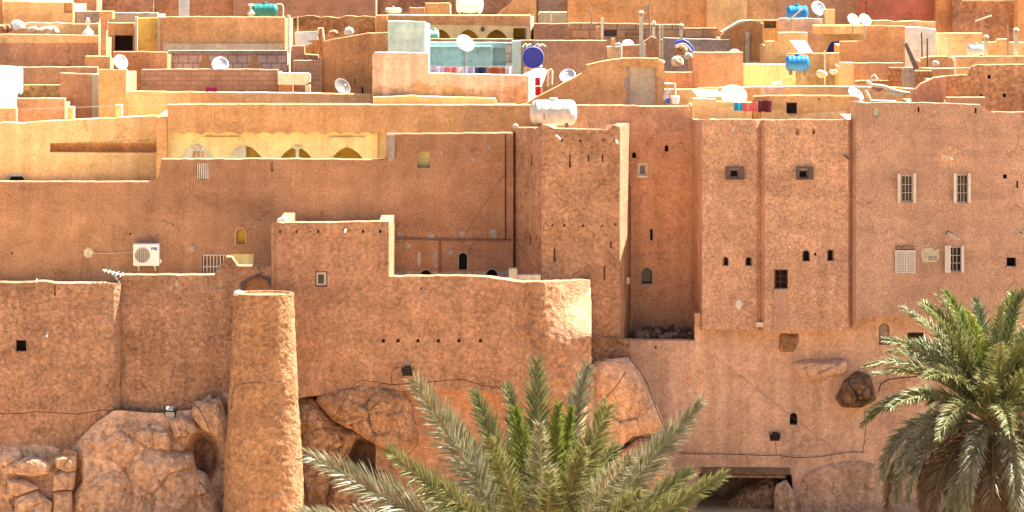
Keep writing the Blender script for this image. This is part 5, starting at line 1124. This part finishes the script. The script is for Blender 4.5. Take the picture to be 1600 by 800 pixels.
spout(R_tw, 868, 211, 98.8, .15); spout(R_tw, 962, 218, 98.8, .05, r=.04, L=.2); spout(R_bt, 1320, 243, 98.95, .12, 'scar', .05); spout(R_bt, 1086, 250, 101.0, .2, 'brown', .03)
spout(R_th, 541, 357, 95.5, -.05, 'aged_white', .03, .2); spout(R_tl, 74, 520, 95.6, .0, 'white_metal', .035, .15); spout(R_tl, 57, 436, 95.7, 0, 'cream', .02, .05)
m_ = MB(); q = Plane(95.8)
for x in (145, 190): m_.tube([q.p(x, 422), q.p(x, 443)], .012, 4)
for k in range(9): m_.tube([q.p(145+k*5.6, 422), q.p(145+k*5.6, 443)], .005, 4)
for y in (423, 430, 437): m_.tube([q.p(145, y), q.p(190, y)], .005, 4)
fo = m_.build('wire_fence', 'arch_grey'); tag(fo, 'small dark wire mesh fence on the left terrace wall, below the fallen aerial', 'fence')

# ------------------------------------------------------------------ palms
def frond(root, pts, wid, mat, n=64, seed=0, hint=Vector((0, -1, .6)), vee=.35, droop=.25, raw=.02, lw=.021, bare=.14, name='frond'):
    """pts: centreline, leaflets set in two rows along it"""
    rr = random.Random(seed); m_ = MB(); K = len(pts)
    def at(t):
        f_ = t*(K-1); i = min(int(f_), K-2); return pts[i].lerp(pts[i+1], f_-i), (pts[i+1]-pts[i]).normalized()
    up = Vector((0, 0, 1))
    for s_ in (-1, 1):
        for i in range(n):
            t_ = bare+(1-bare)*(i+rr.uniform(-.3, .3))/(n-1); t_ = max(.05, min(.995, t_)); p, T = at(t_)
            nn = (hint-T*hint.dot(T)).normalized(); sd_ = T.cross(nn)*s_
            pr = min(1, .35+2.6*(t_-bare+.02))*(1 if t_ < .55 else 1-.62*((t_-.55)/.45)**1.4)
            L = wid*pr*rr.uniform(.82, 1.12); an = math.radians(44+20*t_+rr.uniform(-12, 12)); vv = vee+rr.uniform(-.28, .28)
            d = (sd_*math.cos(an)+T*math.sin(an)+nn*vv).normalized()
            d2 = (d-up*droop*rr.uniform(.5, 1.5)).normalized()
            wv = d.cross(nn).normalized(); wv = (wv+nn*rr.uniform(-.7, .7)).normalized()*lw*rr.uniform(.75, 1.2)*(1.0 if L > .15 else .7)
            a = p; b_ = p+d*L*.42; c_ = b_+d2*L*.58; k = len(m_.v)
            fold = nn*lw*.35
            m_.v += [tuple(a-wv*.35), tuple(a+wv*.35), tuple(b_+wv+fold), tuple(b_), tuple(b_-wv+fold), tuple(c_)]
            m_.f += [(k, k+1, k+2, k+3), (k, k+3, k+4), (k+3, k+2, k+5), (k+4, k+3, k+5)]
    o = m_.build(name, mat, root, recalc=False)
    m2 = MB(); m2.tube(pts, [raw*(1.15-.95*i/(K-1)) for i in range(K)], 5); m2.build('stem', 'rachis', o)
    return o
def bez(a, b_, c_, n=14): return [a*(1-t)**2+b_*2*t*(1-t)+c_*t*t for t in [i/(n-1) for i in range(n)]]
def build_trunk(root, base, top, r0, r1):
    m_ = MB(); nz, na = 46, 20; rr = random.Random(3)
    for j in range(nz+1):
        u = j/nz; c_ = base.lerp(top, u); r = r0+(r1-r0)*u
        for i in range(na):
            a = 2*math.pi*i/na; sp_ = ((j+i*.35) % 3)/3; m_.v.append((c_.x+math.cos(a)*(r+.05*sp_+.02*rr.random()), c_.y+math.sin(a)*(r+.05*sp_+.02*rr.random()), c_.z))
    for j in range(nz):
        for i in range(na): k = (i+1) % na; m_.f.append((j*na+i, j*na+k, (j+1)*na+k, (j+1)*na+i))
    m_.f.append(tuple(nz*na+i for i in range(na))); m_.build('trunk', 'trunk', root)
# middle palm
D1 = 80; crown = P(848, 925, D1)
p1 = empty('palm_tree', (crown.x, crown.y, 0), 'green date palm rising from the bottom edge in front of the curved terrace wall', 'palm tree')
build_trunk(p1, Vector((crown.x, crown.y, -.1)), crown+Vector((0, 0, -.1)), .26, .22)
FR = [(648, 596, -2.2, -.02, 1.0, 'leaf_grey', -25), (742, 616, .6, .0, .74, 'leaf_green', -15), (794, 606, 1.6, .0, .62, 'leaf_green', -8), (838, 566, 1.2, .0, .80, 'leaf_green', 0), (872, 634, .2, 0, .55, 'leaf_young', 4), (893, 640, .4, .0, .5, 'leaf_young', 10), (917, 574, 1.4, .03, .76, 'leaf_grey', 12),
      (950, 636, -2.0, .0, .9, 'leaf_green', 15), (1094, 630, -.4, -.05, .80, 'leaf_grey', 25), (1132, 742, -1.2, -.02, .66, 'leaf_green', 25), (484, 712, -1.0, .03, .92, 'leaf_grey', -25), (606, 704, -3.2, .03, .80, 'leaf_green', -20), (843, 664, -2.8, .0, .74, 'leaf_grey', 5),
      (470, 800, -2.2, .1, .8, 'leaf_grey', -30), (700, 650, 1.8, .0, .7, 'leaf_green', -12), (806, 640, .4, 0, .6, 'leaf_young', -8), (985, 716, -3.2, .2, .75, 'leaf_grey', 10), (1030, 690, 1.4, .0, .75, 'leaf_green', 20), (765, 690, -3.0, .0, .75, 'leaf_green', -10), (912, 700, -2.6, .0, .7, 'leaf_green', 10),
      (650, 735, 1.5, .0, .75, 'leaf_green', -20), (1075, 740, 1.2, .0, .75, 'leaf_green', 20), (560, 800, .5, .1, .75, 'leaf_grey', -20), (1150, 830, -.5, .1, .75, 'leaf_grey', 20), (690, 760, -3.4, .05, .75, 'leaf_green', -20), (1000, 770, -3.3, .1, .75, 'leaf_green', 20), (860, 740, -3.4, .05, .75, 'leaf_green', 0), (730, 700, 2, 0, .7, 'leaf_green', 0), (960, 700, 2, 0, .7, 'leaf_green', 0)]
for i, (tx, ty, dd, bend, wd, mt, tw) in enumerate(FR):
    tip = P(tx, ty, D1+dd); b0 = crown+Vector(((tip.x-crown.x)*.04, dd*.05, .0)); mid = b0.lerp(tip, .5); ln = (tip-b0).length
    ctl = mid+Vector((-(tip.x-crown.x)*(.10 if abs(tx-848) < 130 else .03), 0, bend*ln*.3+.025*ln)); pts = bez(b0, ctl, tip)
    a_ = math.radians(tw); hint = Vector((-math.sin(a_)*.5, -1, .35))
    frond(p1, pts, wd*1.1, mt, 160, i+1, hint, .20, .16, .026, .027, .08)
# right palm
D2 = 91; crown2 = P(1550, 655, D2)
p2 = empty('palm_tree', (crown2.x, crown2.y, 0), 'large full-crowned date palm at the right edge with dry drooping lower fronds', 'palm tree')
build_trunk(p2, Vector((crown2.x, crown2.y, -.1)), crown2+Vector((0, 0, .05)), .30, .26)
rr2 = random.Random(12); NF = 96
for i in range(NF):
    u = (i+.5)/NF; az = i*2.39996+rr2.uniform(-.2, .2); el = 86-u*132+rr2.uniform(-9, 9)       # from nearly upright to hanging
    L = 3.75+.35*rr2.random()-(.35 if u < .1 else 0); bend = (28+62*min(1, u*1.6))*rr2.uniform(.7, 1.2)
    p = crown2+Vector((math.cos(az)*.18, math.sin(az)*.18, .1-.35*u)); pts = [p.copy()]; K = 14
    for k in range(K-1):
        e = math.radians(max(-88, el-bend*(k/(K-2))**1.3)); p = p+Vector((math.cos(az)*math.cos(e), math.sin(az)*math.cos(e), math.sin(e)))*L/(K-1); pts.append(p.copy())
    rad_ = Vector((math.cos(az), math.sin(az), 0)); e = math.radians(el-bend*.4)
    nrm = (Vector((0, 0, 1))*math.cos(e)-rad_*math.sin(e)); tw = rr2.uniform(-.5, .5); sdv = Vector((-math.sin(az), math.cos(az), 0))
    hint = (nrm+sdv*tw+Vector((0, -.35, 0))).normalized()
    mt = 'leaf_young' if u < .10 and i % 2 else ('leaf_green' if u < .45 else ('leaf_grey' if u < .74 or i % 4 else 'leaf_dry'))
    if u > .70 and i % 3: mt = 'leaf_dry'
    frond(p2, pts, .62, mt, 124, 100+i, hint, .28, .30, .026, .026, .14)
